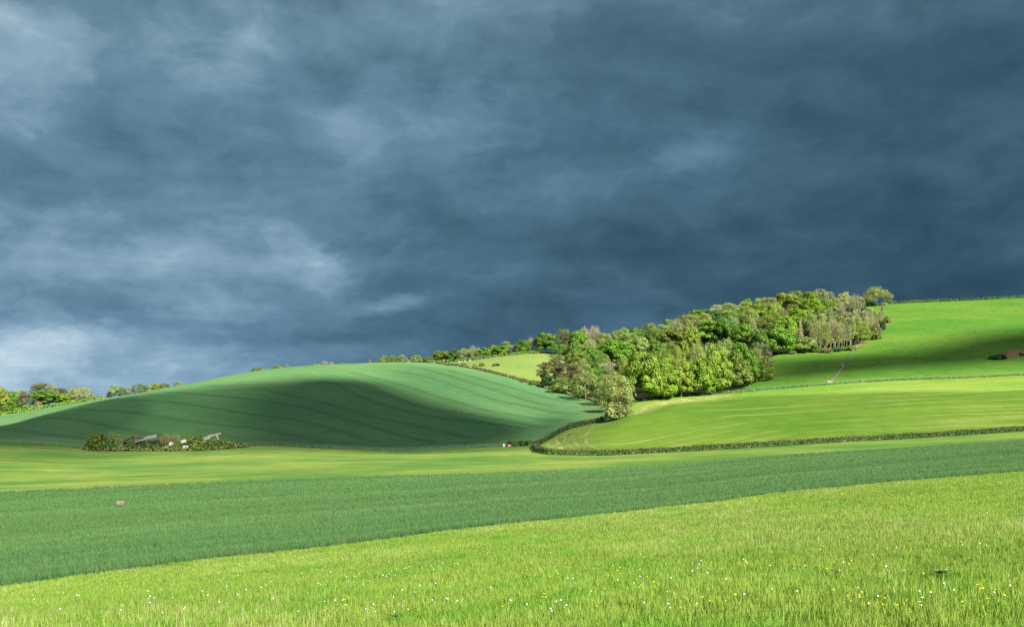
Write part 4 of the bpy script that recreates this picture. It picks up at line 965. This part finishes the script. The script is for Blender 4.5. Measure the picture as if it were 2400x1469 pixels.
M['wheat_blade'] = blade_mat('wheat_blade', [(0, (.066, .158, .050)), (.5, (.118, .240, .072)), (.85, (.172, .292, .096)), (1, (.22, .34, .12))], (.60, .76, .78, 1), 1.0, .26, stretch=(.05, 1, .2), turn=-.50)
M['wheat_edge'] = blade_mat('wheat_edge_blade', [(0, (.06, .12, .03)), (.5, (.14, .17, .04)), (1, (.26, .20, .06))], (.9, .95, .9, 1), .5)
def tuft(name, n, rad, h, w, mat, seed, stalks=0, lean=.35):
    rs = np.random.RandomState(seed); N = n + stalks
    r = rad * np.sqrt(rs.rand(N)); a = rs.uniform(0, 6.283, N); bx, by = r * np.cos(a), r * np.sin(a)
    H = rs.uniform(.5, 1.1, N) * h; var = rs.uniform(0, .76, N); W = w * rs.uniform(.7, 1.3, N)
    if stalks: H[n:] *= 1.35; var[n:] = rs.choice([.82, .88, .93, .98], stalks); W[n:] *= .75
    la = rs.uniform(0, 6.283, N); ln = rs.uniform(.1, 1, N) * lean * H; ta = rs.uniform(0, 6.283, N)
    if stalks: ln[n:] *= .35
    tx, ty = np.cos(ta), np.sin(ta); V = []
    for f, k in ((0, 1), (.45, .9), (1, .15)):
        cx, cy, cz = bx + np.cos(la) * ln * f * f, by + np.sin(la) * ln * f * f, H * f * (1 - .12 * f)
        V.append(np.stack([cx - tx * W * k, cy - ty * W * k, cz], -1)); V.append(np.stack([cx + tx * W * k, cy + ty * W * k, cz], -1))
    V = np.stack(V, 1).reshape(-1, 3); b = np.arange(N)[:, None] * 6
    Q = np.concatenate([b + np.array([[0, 1, 3, 2]]), b + np.array([[2, 3, 5, 4]])])
    return bpy.data.objects.new(name, mesh_np(name, V, Q, mat, False, var=np.repeat(var, 6)))
def scatter(name, tufts, pts, scl, rot, idx, off=0.0):
    """tufts placed on a cloud of points by geometry nodes"""
    coll = bpy.data.collections.new(name + '_tufts')
    for o in tufts: coll.objects.link(o)
    me = bpy.data.meshes.new(name); me.vertices.add(len(pts)); me.vertices.foreach_set('co', np.asarray(pts, np.float32).ravel())
    a = me.attributes.new('scl', 'FLOAT_VECTOR', 'POINT'); a.data.foreach_set('vector', np.asarray(scl, np.float32).ravel())
    a = me.attributes.new('rot', 'FLOAT_VECTOR', 'POINT'); a.data.foreach_set('vector', np.asarray(rot, np.float32).ravel())
    a = me.attributes.new('idx', 'INT', 'POINT'); a.data.foreach_set('value', np.asarray(idx, np.int32))
    o = bpy.data.objects.new(name, me); COL.objects.link(o)
    ng = bpy.data.node_groups.new(name, 'GeometryNodeTree')
    ng.interface.new_socket('Geometry', in_out='INPUT', socket_type='NodeSocketGeometry'); ng.interface.new_socket('Geometry', in_out='OUTPUT', socket_type='NodeSocketGeometry')
    gi = ng.nodes.new('NodeGroupInput'); go = ng.nodes.new('NodeGroupOutput'); ip = ng.nodes.new('GeometryNodeInstanceOnPoints')
    ci = ng.nodes.new('GeometryNodeCollectionInfo'); ci.inputs[0].default_value = coll; ci.inputs['Separate Children'].default_value = True; ci.inputs['Reset Children'].default_value = True
    def na(nm, ty):
        q = ng.nodes.new('GeometryNodeInputNamedAttribute'); q.data_type = ty; q.inputs[0].default_value = nm; return q.outputs[0]
    L = ng.links.new
    L(gi.outputs[0], ip.inputs['Points']); L(ci.outputs[0], ip.inputs['Instance']); ip.inputs['Pick Instance'].default_value = True
    L(na('idx', 'INT'), ip.inputs['Instance Index']); L(na('scl', 'FLOAT_VECTOR'), ip.inputs['Scale'])
    L(na('rot', 'FLOAT_VECTOR'), ip.inputs['Rotation']); L(ip.outputs[0], go.inputs[0])
    md = o.modifiers.new('scatter', 'NODES'); md.node_group = ng
    return o
def field_points(y0, y1, dens, yref, rs, lo, hi, margin=430):
    """random ground points with density dens per square metre up to yref, thinning as 1/y; inside lo(u)..hi(u)"""
    nn = int(sum(dens * min(1, yref / y) * (2400 + 2 * margin) / F * y * .5 for y in np.arange(y0, y1, .5)))
    yy = np.linspace(y0, y1, 4000); pdf = yy * np.minimum(1, yref / yy); cdf = np.cumsum(pdf); cdf /= cdf[-1]
    y = np.interp(rs.rand(nn), cdf, yy); u = rs.uniform(-margin, 2400 + margin, nn)
    k = (y > lo(u)) & (y < hi(u)); u, y = u[k], y[k]; x = X(u, y)
    return x, y, u
rs = np.random.RandomState(21)
tufts = [tuft('grass_tuft', 52, .24, .215, .0052, M['blade'], 300 + i, stalks=[0, 0, 1, 0, 6, 12][i]) for i in range(6)]
x, y, u = field_points(8, 132, 19, 34, rs, lambda u: np.full(u.shape, 7.0), lambda u: edge_D(u) + .5)
dry = fbm(x * .10, y * .05, 3, 4) + .10 * rs.rand(len(x)) + .22 * np.exp(-((u - 2000) / 700) ** 2) * 0
p = rs.rand(len(x)); idx = rs.randint(0, 4, len(x)); m = dry > .54; idx[m & (p < .42)] = 4; idx[m & (p < .14)] = 5; idx[(~m) & (p < .07)] = 4
S = rs.uniform(.75, 1.25, len(x)) * (.55 + .9 * fbm(x * .35, y * .2, 8)); wide = np.clip((y / 34) ** .5, 1, 1.9)
near_edge = np.clip((edge_D(u) - y) / 2.0, .55, 1) * rs.uniform(.7, 1.25, len(x))
o = scatter('meadow_grass', tufts, np.stack([x, y, hgt(x, y) - .01], -1), np.stack([S * wide, S * wide, S * near_edge], -1), np.stack([x * 0, x * 0, rs.uniform(0, 6.28, len(x))], -1), idx)
tag(o, kind='stuff')
wt = [tuft('wheat_tuft', 40, .24, .52, .006, M['wheat_blade'], 400 + i, lean=.42) for i in range(5)] + [tuft('wheat_edge_tuft', 22, .28, .42, .010, M['wheat_edge'], 420, lean=.4)]
x, y, u = field_points(40, 252, 9.0, 80, rs, lambda u: edge_D(u) - .3 + 1.2 * fbm(u * .06, u * 0, 77), lambda u: far_D(u) - .4)
d0 = np.maximum(y - edge_D(u), 0); idx = rs.randint(0, 5, len(x)); idx[(d0 < .8) & (rs.rand(len(x)) < .30)] = 5
S = rs.uniform(.85, 1.15, len(x)); wide = np.clip((y / 90) ** .5, 1, 1.5); row = .70 + .60 * fbm(x * .01, d0 * .32, 4, 3); row = row * np.where(np.abs((d0 % 21.0) - 10.5) < .55, .62, 1.0)
o = scatter('wheat_crop', wt, np.stack([x, y, hgt(x, y) - .02], -1), np.stack([S * wide, S * wide, S * row], -1), np.stack([x * 0, x * 0, rs.uniform(0, 6.28, len(x))], -1), idx)
tag(o, kind='stuff')

# flowers: buttercups beyond counting, dandelion clocks one by one
M['yellow'] = plain('buttercup_petal', (.62, .42, .012), .45, .15, 40, .4)
M['seed'] = plain('seed_head_down', (.52, .52, .50), .9, .12, 40, .1)
M['stem'] = plain('flower_stem', (.14, .17, .05), .8, .2, 20, .2)
n = 760; uu = rs.uniform(-60, 2460, n * 4); vv = 1110 + 360 * rs.rand(n * 4) ** .75
keep = (fbm(uu / 170, vv / 45, 31, 3) > .52); uu, vv = uu[keep][:n], vv[keep][:n]
V, Q = [], []
for u_, v_ in zip(uu, vv):
    i = int(round((u_ - US[0]) / 10)); d = D_at(u_, v_, 10, 130)
    if d > edge_D([u_])[0] - .6: continue
    g = ground(u_, d); h = .22 + .12 * rs.rand(); r = .010 + .009 * rs.rand() + .00015 * d; b = len(V); a0 = rs.rand() * 6
    tl = rs.normal(0, .25, 2)
    V.append((g.x, g.y, g.z + h - .006))
    for k in range(6):
        a = a0 + k * 1.047; V.append((g.x + math.cos(a) * r, g.y + math.sin(a) * r, g.z + h + r * .35 + (math.cos(a) * tl[0] + math.sin(a) * tl[1]) * r))
    for k in range(6): Q.append((b, b + 1 + k, b + 1 + (k + 1) % 6))
tag(link('buttercup_flowers', mesh_np('buttercup_flowers', V, Q, M['yellow'])), kind='stuff')
import bmesh
bm = bmesh.new(); bmesh.ops.create_icosphere(bm, subdivisions=2, radius=.0145)
for v in bm.verts: v.co = v.co * (1 + .16 * (mnoise.noise(v.co * 90))) + Vector((0, 0, .30))
for f in bm.faces: f.smooth = True
head = bpy.data.meshes.new('seed_head'); bm.to_mesh(head); bm.free(); head.materials.append(M['seed'])
stem = MB().tube([(0.01, 0, 0), (.004, .003, .17), (0, 0, .285)], [.004, .0035, .003], 5).mesh('stem', M['stem'])
DAND = [(604, 1401), (632, 1398), (677, 1372), (710, 1365), (752, 1387), (756, 1391), (804, 1380), (812, 1378), (838, 1384), (865, 1378), (880, 1372), (896, 1366), (905, 1360), (918, 1358), (923, 1357), (944, 1346), (970, 1348), (980, 1344), (1020, 1353),
        (1056, 1337), (1066, 1336), (1074, 1334), (857, 1455), (866, 1457), (872, 1459), (920, 1466), (928, 1437), (688, 1316), (735, 1344), (755, 1345), (558, 1410), (579, 1411), (530, 1399), (636, 1435), (1000, 1336), (1218, 1322), (1420, 1252), (1540, 1242), (1570, 1210),
        (2062, 1307), (2090, 1311), (2250, 1300), (2046, 1330), (2349, 1425), (2340, 1442), (2173, 1437), (2162, 1440), (2330, 1180), (1960, 1178), (1680, 1193), (1585, 1300), (1818, 1413), (350, 1438), (365, 1428), (415, 1420), (470, 1412), (480, 1418), (340, 1408), (280, 1465), (130, 1464), (90, 1425), (1150, 1405), (1320, 1390), (1485, 1400), (1880, 1360), (1730, 1338)]
for _k in range(95):
    DAND.append((rs.uniform(0, 2400), 1469 - 250 * rs.rand() ** 1.2 * (.35 + .65 * rs.rand())))
for k, (u_, v_) in enumerate(DAND):
    u_ += rs.normal(0, 9); v_ += rs.normal(0, 4)
    if v_ > 1466 or v_ < float(pchip(ea[:, 0], ea[:, 1], [u_])[0]) + 8: continue
    d = D_at(u_, v_ + 6, 10, 125); g = ground(u_, d); e = tag(empty('dandelion_clock', g, rs.rand() * 6), 'white dandelion seed head standing in the sunlit meadow grass', 'flower', 'dandelion clocks in the meadow')
    sc = 1.0 + .006 * d; hd = link('seed_head', head, e); sc *= rs.uniform(.7, 1.25); hz = rs.uniform(.8, 1.2); hd.scale = (sc, sc, hz); hd.location = (0, 0, 0); st = link('stem', stem, e); st.scale = (1, 1, hz)
# dock plant
M['dock'] = plain('dock_leaf', (.07, .17, .04), .5, .3, 9, .35)
def leafy(name, pos, n, L, label, cat='plant', seed=5):
    r_ = random.Random(seed); e = tag(empty(name, pos), label, cat)
    for k in range(n):
        a = r_.uniform(0, 6.28); l = L * r_.uniform(.6, 1.1); up = r_.uniform(.25, .8); V, Fc = [], []
        for j in range(6):
            f = j / 5; w = l * .17 * math.sin(math.pi * min(1, f * .93 + .07)) ; x_ = l * f * .8; z_ = .12 + l * up * (f - .55 * f * f)
            for s_ in (-1, 0, 1): V.append((math.cos(a) * x_ - math.sin(a) * w * s_, math.sin(a) * x_ + math.cos(a) * w * s_, z_ + (.25 * w if s_ else 0)))
        for j in range(5):
            for s_ in (0, 1): b = j * 3 + s_; Fc.append((b, b + 1, b + 4, b + 3))
        me = mesh_np('leaf', V, Fc, M['dock'], True); link('leaf', me, e)
    return e
leafy('dock_plant', at(2205, 1362, 10, 60), 40, .24, 'dark broad-leaved dock plant low in the meadow grass', seed=4)
leafy('dock_plant', at(925, 1462, 10, 60), 24, .18, 'small dark-leaved dock beside white seed heads at the meadow front', seed=9)

# ------------------------------------------------------------------ fences
M['post'] = plain('weathered_post', (.15, .135, .105), .9, .3, 5)
M['wire'] = plain('fence_wire', (.30, .31, .30), .5, .1, 5, .4, 0)
post_me = MB().box((0, 0, .5), (.13, .12, 1.3)).mesh('post', M['post'], bevel=.015)
post_hi = MB().box((0, 0, .55), (.16, .16, 1.45)).mesh('strainer_post', M['post'], bevel=.02)
def fence(label, pts, gap, h=1.0, wires=(.35, .7, 1.0), wr=.012, seed=1):
    P = np.array(pts, float); s = np.concatenate([[0], np.cumsum(np.hypot(*np.diff(P, axis=0).T))]); n = min(96, max(2, int(s[-1] / gap)))
    q = np.linspace(0, s[-1], n + 1); x = np.interp(q, s, P[:, 0]); y = np.interp(q, s, P[:, 1]); z = hgt(x, y)
    e = tag(empty('wire_fence', (x[0], y[0], z[0])), label, 'fence'); r_ = random.Random(seed); o = Vector((x[0], y[0], z[0])); b = MB()
    for i in range(n + 1):
        c = link('post', post_hi if i in (0, n) else post_me, e, Vector((x[i], y[i], z[i])) - o); c.rotation_euler = (r_.uniform(-.07, .07), r_.uniform(-.07, .07), r_.uniform(0, 3)); c.scale = (1, 1, h * r_.uniform(.9, 1.1))
    for w in wires: b.tube([Vector((x[i], y[i], z[i] + w * h)) - o for i in range(n + 1)], [wr] * (n + 1), 4)
    b.build('wire', M['wire'], e); return e
fence('post and wire fence on the valley floor below the shaded cereal hill', plan([(560, 294.5), (640, 295), (750, 295.5), (950, 296.5), (1050, 298), (1150, 300), (1186, 300)]), 2.4, seed=2)
fence('post and wire fence running up to the overgrown barn from the field edge', plan([(-260, 279.5), (0, 283), (120, 285), (195, 287)]), 3.0, seed=3)
fence('post and wire fence between the mown field and the hill pasture', plan([(1760, 367.5), (1900, 375), (2000, 382), (2100, 387), (2250, 393), (2400, 399), (2600, 407)]), 4.2, 1.05, seed=4)
fence('low post and wire fence along the foot of the beech clump', plan([(1500, 357.5), (1600, 364), (1700, 369), (1755, 368.5)]), 3.2, .9, seed=8)
dl = [(float(X(u, D_at(u, v, 380, 700))), D_at(u, v, 380, 700)) for u, v in [(1949, 896), (1958, 888), (1966, 878), (1972, 867), (1976, 860), (1985, 848), (1995, 833), (2003, 818)]]
fence('grey wire netting fence climbing straight up the hill pasture to the wood corner', dl, 3.6, 1.1, (.2, .45, .7, .95, 1.1), .014, seed=5)
def gate(label, p, w, h, rz, mat):
    e = tag(empty('field_gate', p, rz), label, 'gate'); b = MB()
    for z in (.25, .5, .72, .92, 1.1): b.box((0, 0, z * h), (w, .05, .09))
    b.beam((-w / 2, .04, .25 * h), (w / 2, .04, 1.1 * h), .05, .08); b.build('bars', mat, e)
    for sx in (-1, 1): MB().box((sx * (w / 2 + .12), 0, .7 * h), (.2, .2, 1.5 * h)).build('gate_post', mat, e, bevel=.02)
M['pale_wood'] = plain('pale_weathered_wood', (.33, .29, .24), .85, .2, 6)
gate('small pale wooden gate halfway up the netting fence', at(1975, 863, 380), .8, 1.2, .9, M['pale_wood'])
gate('pale wooden gate where the netting fence meets the mown field', at(1945, 899, 370), 1.1, .8, .1, M['pale_wood'])
gate('white rail gate on the ridge by the lone round tree', ground(2074, 769), 3.0, .9, .05, plain('white_rail', (.42, .42, .42), .7, .1, 6))

# ------------------------------------------------------------------ boards, box and stones
M['white'] = plain('white_board', (.60, .60, .60), .6, .06, 4)
M['red'] = plain('red_board', (.62, .05, .05), .6, .12, 4)
def board(label, u, d, w, h, z, mat, marks=None, name='notice_board'):
    p = ground(u, d); e = tag(empty(name, p, -.06), label, 'sign'); MB().box((0, 0, z + h / 2), (w, .04, h)).build('panel', mat, e, bevel=.008)
    for sx in (-1, 1): MB().box((sx * w * .35, .06, (z + h * .8) / 2), (.07, .07, z + h * .8)).build('post', M['post'], e)
    if marks: marks(e, z, w, h)
board('plain white upright board on the fence line by the nettles', 1181, 299, .52, .78, .12, M['white'])
def xmark(e, z, w, h):
    b = MB(); b.beam((-w * .40, -.026, z + h * .85), (w * .05, -.026, z + h * .45), .012, .10); b.beam((w * .40, -.026, z + h * .85), (-.05 * w, -.029, z + h * .45), .012, .10); b.beam((-w * .25, -.026, z + h * .18), (w * .25, -.026, z + h * .18), .012, .1)
    b.build('white_marks', M['white'], e)
board('red and white board beside the plain white one', 1193, 299, .72, .56, .15, M['red'], xmark)
MB().box((0, 0, .3), (.32, .1, .22)).box((0, 0, .12), (.07, .07, .4)).build('small_grey_sign', plain('grey_sign', (.30, .33, .36), .6), None, ground(1197, 299.2))
tag(bpy.data.objects['small_grey_sign'], 'small dull grey plate low beside the red and white board', 'sign')
p = at(283, 1191, 60, 190)
e = tag(empty('feed_trough', p, .08), 'pinkish-brown oblong trough alone in the near wheat', 'trough'); wd = 17 * p.y / F; hh = .32
M['clay'] = plain('rusty_pink_metal', (.165, .13, .098), .8, .18, 3)
b = MB().box((0, -.3, hh / 2 + .42), (wd, .05, hh)).box((0, .3, hh / 2 + .42), (wd, .05, hh)).box((-wd / 2 + .025, 0, hh / 2 + .42), (.05, .55, hh)).box((wd / 2 - .025, 0, hh / 2 + .42), (.05, .55, hh)).box((0, 0, .45), (wd - .12, .54, .05)); b.build('body', M['clay'], e, bevel=.01)
MB().box((0, -.31, hh + .44), (wd + .06, .09, .06)).box((0, .31, hh + .44), (wd + .06, .09, .06)).build('rim', plain('pale_rim', (.26, .21, .155), .8), e, bevel=.01)
for sx in (-1, 1):
    for sy in (-1, 1): MB().box((sx * (wd / 2 - .08), sy * .24, .22), (.07, .07, .44)).build('leg', M['post'], e)
M['stone'] = plain('pale_stone', (.40, .40, .38), .9, .2, 3)
def stone(u, d, s, label, name='boulder', seed=1, sq=.6):
    bm = bmesh.new(); bmesh.ops.create_icosphere(bm, subdivisions=2, radius=s)
    for v in bm.verts: v.co *= 1 + .35 * mnoise.noise(v.co / s * .9 + Vector((seed * 3.1, 0, 0))); v.co.z = v.co.z * sq + s * sq * .6
    me = bpy.data.meshes.new(name); bm.to_mesh(me); bm.free(); me.materials.append(M['stone']); return tag(link(name, me, None, ground(u, d)), label, 'stone')
for k, (u_, s_, lb) in enumerate([(1076, .55, 'white boulder below the dark green hedgerow tree'), (1082, .4, 'small white boulder second along the hedgerow foot'), (1090, .5, 'white boulder under the broad sage hedgerow tree'), (1101, .55, 'last white boulder along the hedgerow foot')]):
    stone(u_, 604, s_, lb, seed=k)
# bare soil scrape on the hill pasture
e = tag(empty('soil_scrape', at(2375, 838, 430)), None, None, None, 'structure')
bpy.data.objects.remove(e)
def scrape():
    u = np.arange(2352, 2440, 2.0); n = len(u); rows = 9; V = []
    for r in range(rows):
        f = r / (rows - 1)
        v = (836 - (u - 2352) * .05 + 3 * fbm(u * .05, u * 0, 3)) * (1 - f) + (826 - (u - 2352) * .04 - 2.5 * fbm(u * .09, u * 0, 7)) * f
        d = np.array([D_at(a, c, 420, 600) for a, c in zip(u, v)]); x_ = X(u, d); lift = .12 + 1.3 * math.sin(math.pi * f) * (.5 + .8 * fbm(u * .15, u * 0 + r, 2)) * np.minimum(1, (u - 2352) / 12)
        V.append(np.stack([x_, d, hgt(x_, d) + lift * np.where(f in (0, 1), 0.0, 1.0) + .04], -1))
    V = np.stack(V).reshape(-1, 3); i = np.arange(rows - 1)[:, None] * n + np.arange(n - 1)[None]
    tag(link('soil_bank', mesh_np('soil_bank', V, np.stack([i, i + 1, i + n + 1, i + n], -1).reshape(-1, 4), M['red_soil'], True)), kind='structure')
scrape()
ribbons('soil_patch', [(img_line([(2319, 843), (2334, 844), (2345, 841), (2354, 838)], 420, 600), [.6, 1.0, .6, 1.2], 0)], M['red_soil'], .08)
T('shrub', 2341, 836, 38, 15, 'deep', 'dark gorse bush beside the bare red soil bank on the pasture', base=842, ymin=420, cat='shrub', Ht=0)
T('shrub', 2325, 838, 18, 10, 'deep', 'smaller dark gorse at the downhill tip of the soil scrape', base=843, ymin=420, cat='shrub', Ht=0)
T('shrub', 2393, 830, 14, 9, 'dark', 'dark bush overlapping the far end of the red soil bank', base=835, ymin=420, cat='shrub', Ht=0)

# ------------------------------------------------------------------ the overgrown ruin on the valley floor
px = 288 / F                                  # metres per photo pixel there
M['rust'] = plain('rusty_steel', (.19, .060, .034), .8, .35, 3)
M['sheet'] = plain('grey_roof_sheet', (.26, .28, .26), .7, .2, 1.2, c2=(.36, .39, .34))
M['dark_sheet'] = plain('dark_rusty_sheet', (.06, .03, .025), .85, .4, 1.0)
M['old_wood'] = plain('grey_old_timber', (.34, .29, .24), .9, .3, 2.0)
M['cream'] = plain('cream_sheet', (.42, .43, .34), .7, .15, 2)
DR = 288.0
def R3(u, v, d=DR): return Vector((float(X(u, d)), d, -(v - H0) / F * d))
def ruin():
    o = ground(340, DR); e = tag(empty('collapsed_barn', o), 'collapsed steel-framed barn with rust-red posts and sagging roof sheets among brambles', 'barn')
    L = lambda u, v, dy=0: R3(u, v, DR + dy) - o
    for u, v0, v1, dy in ((316, 1046, 1023, 0), (344, 1044, 1029, 0), (375, 1042, 1021, 0), (312, 1044, 1021, 6), (370, 1041, 1020, 6)):
        g = hgt(float(X(u, DR + dy)), DR + dy); a = L(u, v1, dy); MB().beam((a.x, a.y, float(g) - o.z - .1), a, .17).build('post', M['rust'], e)
    MB().beam(L(285, 1034), L(311, 1022), .18).beam(L(311, 1022), L(338, 1025), .18).beam(L(369, 1019), L(392, 1031), .2).beam(L(371, 1022), L(388, 1031), .16).beam(L(369, 1020, 6), L(394, 1032, 6), .16).beam(L(369, 1019), L(369, 1020, 6), .16).beam(L(311, 1022), L(312, 1021, 6), .16).build('roof_truss', M['rust'], e)
    def panel(name, pts, mat, th=.07, ribs=0):
        b = MB(); pts = [Vector(p) for p in pts]; nrm = (pts[1] - pts[0]).cross(pts[3] - pts[0]).normalized() * th
        k = len(b.v); b.v += pts + [p + nrm for p in pts]; b.f += [[k, k + 1, k + 2, k + 3], [k + 7, k + 6, k + 5, k + 4], [k, k + 4, k + 5, k + 1], [k + 1, k + 5, k + 6, k + 2], [k + 2, k + 6, k + 7, k + 3], [k + 3, k + 7, k + 4, k]]
        for i in range(ribs):
            f = (i + .5) / ribs; b.beam(pts[0].lerp(pts[1], f) + nrm * 1.2, pts[3].lerp(pts[2], f) + nrm * 1.2, .06, .05)
        return b.build(name, mat, e)
    panel('roof_sheet', [L(341.5, 1029), L(368, 1024), L(368, 1018.5, 2.5), L(341.5, 1023, 2.5)], M['sheet'], .10, 9)
    panel('roof_sheet', [L(315, 1037.5), L(341, 1029), L(340.5, 1025, 1.5), L(313, 1034, 1.5)], M['sheet'], .10, 8)
    panel('fallen_roof', [L(287, 1036, .5), L(312, 1024, .5), L(313, 1024.5, 7), L(288, 1037, 7)], M['dark_sheet'], .08, 6)
    panel('fallen_roof', [L(312, 1024.5, .5), L(340, 1027, 1), L(340, 1028, 6), L(313, 1025, 7)], M['dark_sheet'], .08, 6)
    panel('back_wall', [L(289, 1045, 7.5), L(390, 1042, 7.5), L(388, 1030, 7.5), L(290, 1036, 7.5)], M['dark_sheet'], .08, 0)
    o2 = ground(497, DR); e2 = tag(empty('ruined_shed', o2), 'tumbledown grey timber shed frame leaning over ivy at the end of the ruin', 'shed'); K = lambda u, v, dy=0: R3(u, v, DR + dy) - o2
    MB().beam(K(479, 1026), K(516, 1015), .28, .4).beam(K(486, 1021, 1), K(518, 1014.5, 1), .2, .3).build('top_beam', M['old_wood'], e2)
    MB().beam(K(478, 1029), K(493, 1026.5), .22, .5).build('rail', M['old_wood'], e2)
    MB().beam(K(479, 1036), K(478, 1024), .25).build('upright', M['old_wood'], e2); MB().beam(K(512, 1035), K(508, 1017), .3, .35).build('upright', M['old_wood'], e2)
    MB().beam(K(493, 1036, .3), K(490, 1027, .3), .22).build('upright', M['old_wood'], e2); MB().beam(K(515, 1036, .6), K(512, 1026, .6), .5, .12).build('plank', M['old_wood'], e2)
    MB().beam(K(489, 1035), K(496, 1041, -.6), .3, .12).build('plank', M['old_wood'], e2)
    MB().box(K(486, 1033, .5), (.55, .12, .8)).build('white_panel', M['white'], e2)
    for (u, v, w, h, a, nm, lb, mt, d) in ((437, 1047.5, 16, 7, -.02, 'concrete_tank', 'pale grey concrete tank lying in front of the brambles', 'stone', 285.5), (401, 1040, 9, 8, .35, 'tilted_sheet', 'small cream sheet tilted on the brambles nearest the barn', 'cream', 286), (430, 1033.5, 12, 7, -.3, 'tilted_sheet', 'larger cream sheet wedged in the brambles above the concrete tank', 'cream', 287),
                                         (307, 1051.5, 6, 2.5, -.1, 'scrap_panel', 'flat white scrap panel in grass before the barn', 'white', 285), (389, 1047, 18, 2, -.08, 'concrete_kerb', 'long pale concrete kerb in the weeds beside the small cream sheet', 'stone', 285.5)):
        g = R3(u, v, d); s_ = d / F; z0 = float(hgt(g.x, g.y)); c = max(g.z, z0 + h * s_ * .35); b = MB().box((0, 0, 0), (w * s_, .9 if 'tank' in nm else .14, h * s_))
        if 'tank' in nm: b.box((0, 0, h * s_ / 2 + .03), (w * s_ * .86, .7, .05))
        else: b.beam((-w * s_ * .4, .09, 0), (w * s_ * .4, .09, 0), .05, .06)
        q = b.build(nm, M[mt], None, (g.x, g.y, c), bevel=.02); q.rotation_euler = (-.25 if 'tilted' in nm else 0, a, .1); tag(q, lb, {'concrete_tank': 'tank', 'concrete_kerb': 'kerb'}.get(nm, 'panel'))
    p_ = R3(340.5, 1050, 285.2); p_.z = float(hgt(p_.x, p_.y)); q = MB().tube([(0, 0, 0), (0, 0, .12), (0, 0, .5), (0, 0, .55)], [.22, .24, .24, .2], 10).build('plastic_drum', M['white'], None, p_); tag(q, 'small white drum standing in the grass before the barn', 'drum')
ruin()
RB = [('shrub', 229, 1036, 50, 42, 'olive', 286, 1054, 'large olive thorn bush ending the ruin beside the fence'), ('shrub', 254, 1044, 36, 26, 'dark', 285.5, 1056, 'dark thorn bush between the large thorn and bare elder'),
      ('bare', 262, 1024, 22, 26, 'sage', 288, None, 'pale half-dead elder tree with forked trunk beside the barn'), ('airy', 277, 1029, 20, 26, 'sage', 287.5, None, 'leaning elder with thin crown touching the fallen roof'),
      ('shrub', 306, 1042, 26, 20, 'dark', 286, None, 'dark elder bush growing through the fallen roof'), ('shrub', 334, 1042, 32, 15, 'deep', 286.3, None, 'deep green bush below the sagging roof sheet'),
      ('shrub', 362, 1040, 34, 16, 'deep', 287.2, None, 'deep green bush inside the open barn bay'), ('bare', 390, 1031, 34, 28, 'beige', 288, None, 'beige dead brambles at the open end of the barn'),
      ('bare', 412, 1032, 32, 30, 'beige', 288.2, None, 'dry twiggy thicket between barn and cream sheet'), ('shrub', 414, 1044, 36, 16, 'olive', 286, None, 'olive bramble mound behind the concrete tank'),
      ('airy', 441, 1020, 9, 22, 'lime', 288, None, 'thin yellow-green sapling above the brambles'), ('shrub', 461, 1035, 48, 32, 'olive', 286.6, None, 'big rounded green bush against the timber shed'),
      ('shrub', 500, 1038, 34, 22, 'mid', 286.8, None, 'low ivy mound inside the timber shed'), ('shrub', 520, 1037, 28, 26, 'olive', 287.4, None, 'green bush behind the end upright of the shed'),
      ('shrub', 542, 1043, 36, 22, 'olive', 287, None, 'low olive bush past the timber shed'), ('shrub', 568, 1043, 34, 11, 'brown', 288, None, 'brown bramble tailing off from the ruin along the field edge')]
for k, u, v, w, h, c, d, b_, lb in RB:
    T(k, u, v, w, h, c, lb, D=d, Ht=0, cat='shrub' if k == 'shrub' else 'tree', full=.95 if k != 'shrub' else None, grow=1.08)
hedge('rough_nettles', plan([(205, 285), (300, 284.6), (400, 284.8), (500, 285.5), (580, 288)]), 3.4, 1.0, ['olive', 'brown', 'dark', 'brown'], None, 60, .17, None, 'stuff', 14)
hedge('bramble_thicket', plan([(285, 286.3), (330, 286.6), (400, 287.2), (450, 287), (530, 287.6), (556, 288)]), 3.2, 1.7, ['dark', 'olive', 'brown', 'deep', 'brown'], 'dark tangled bramble thicket running through the whole ruin', 90, .17, 'brambles', None, 15, rough=.7)
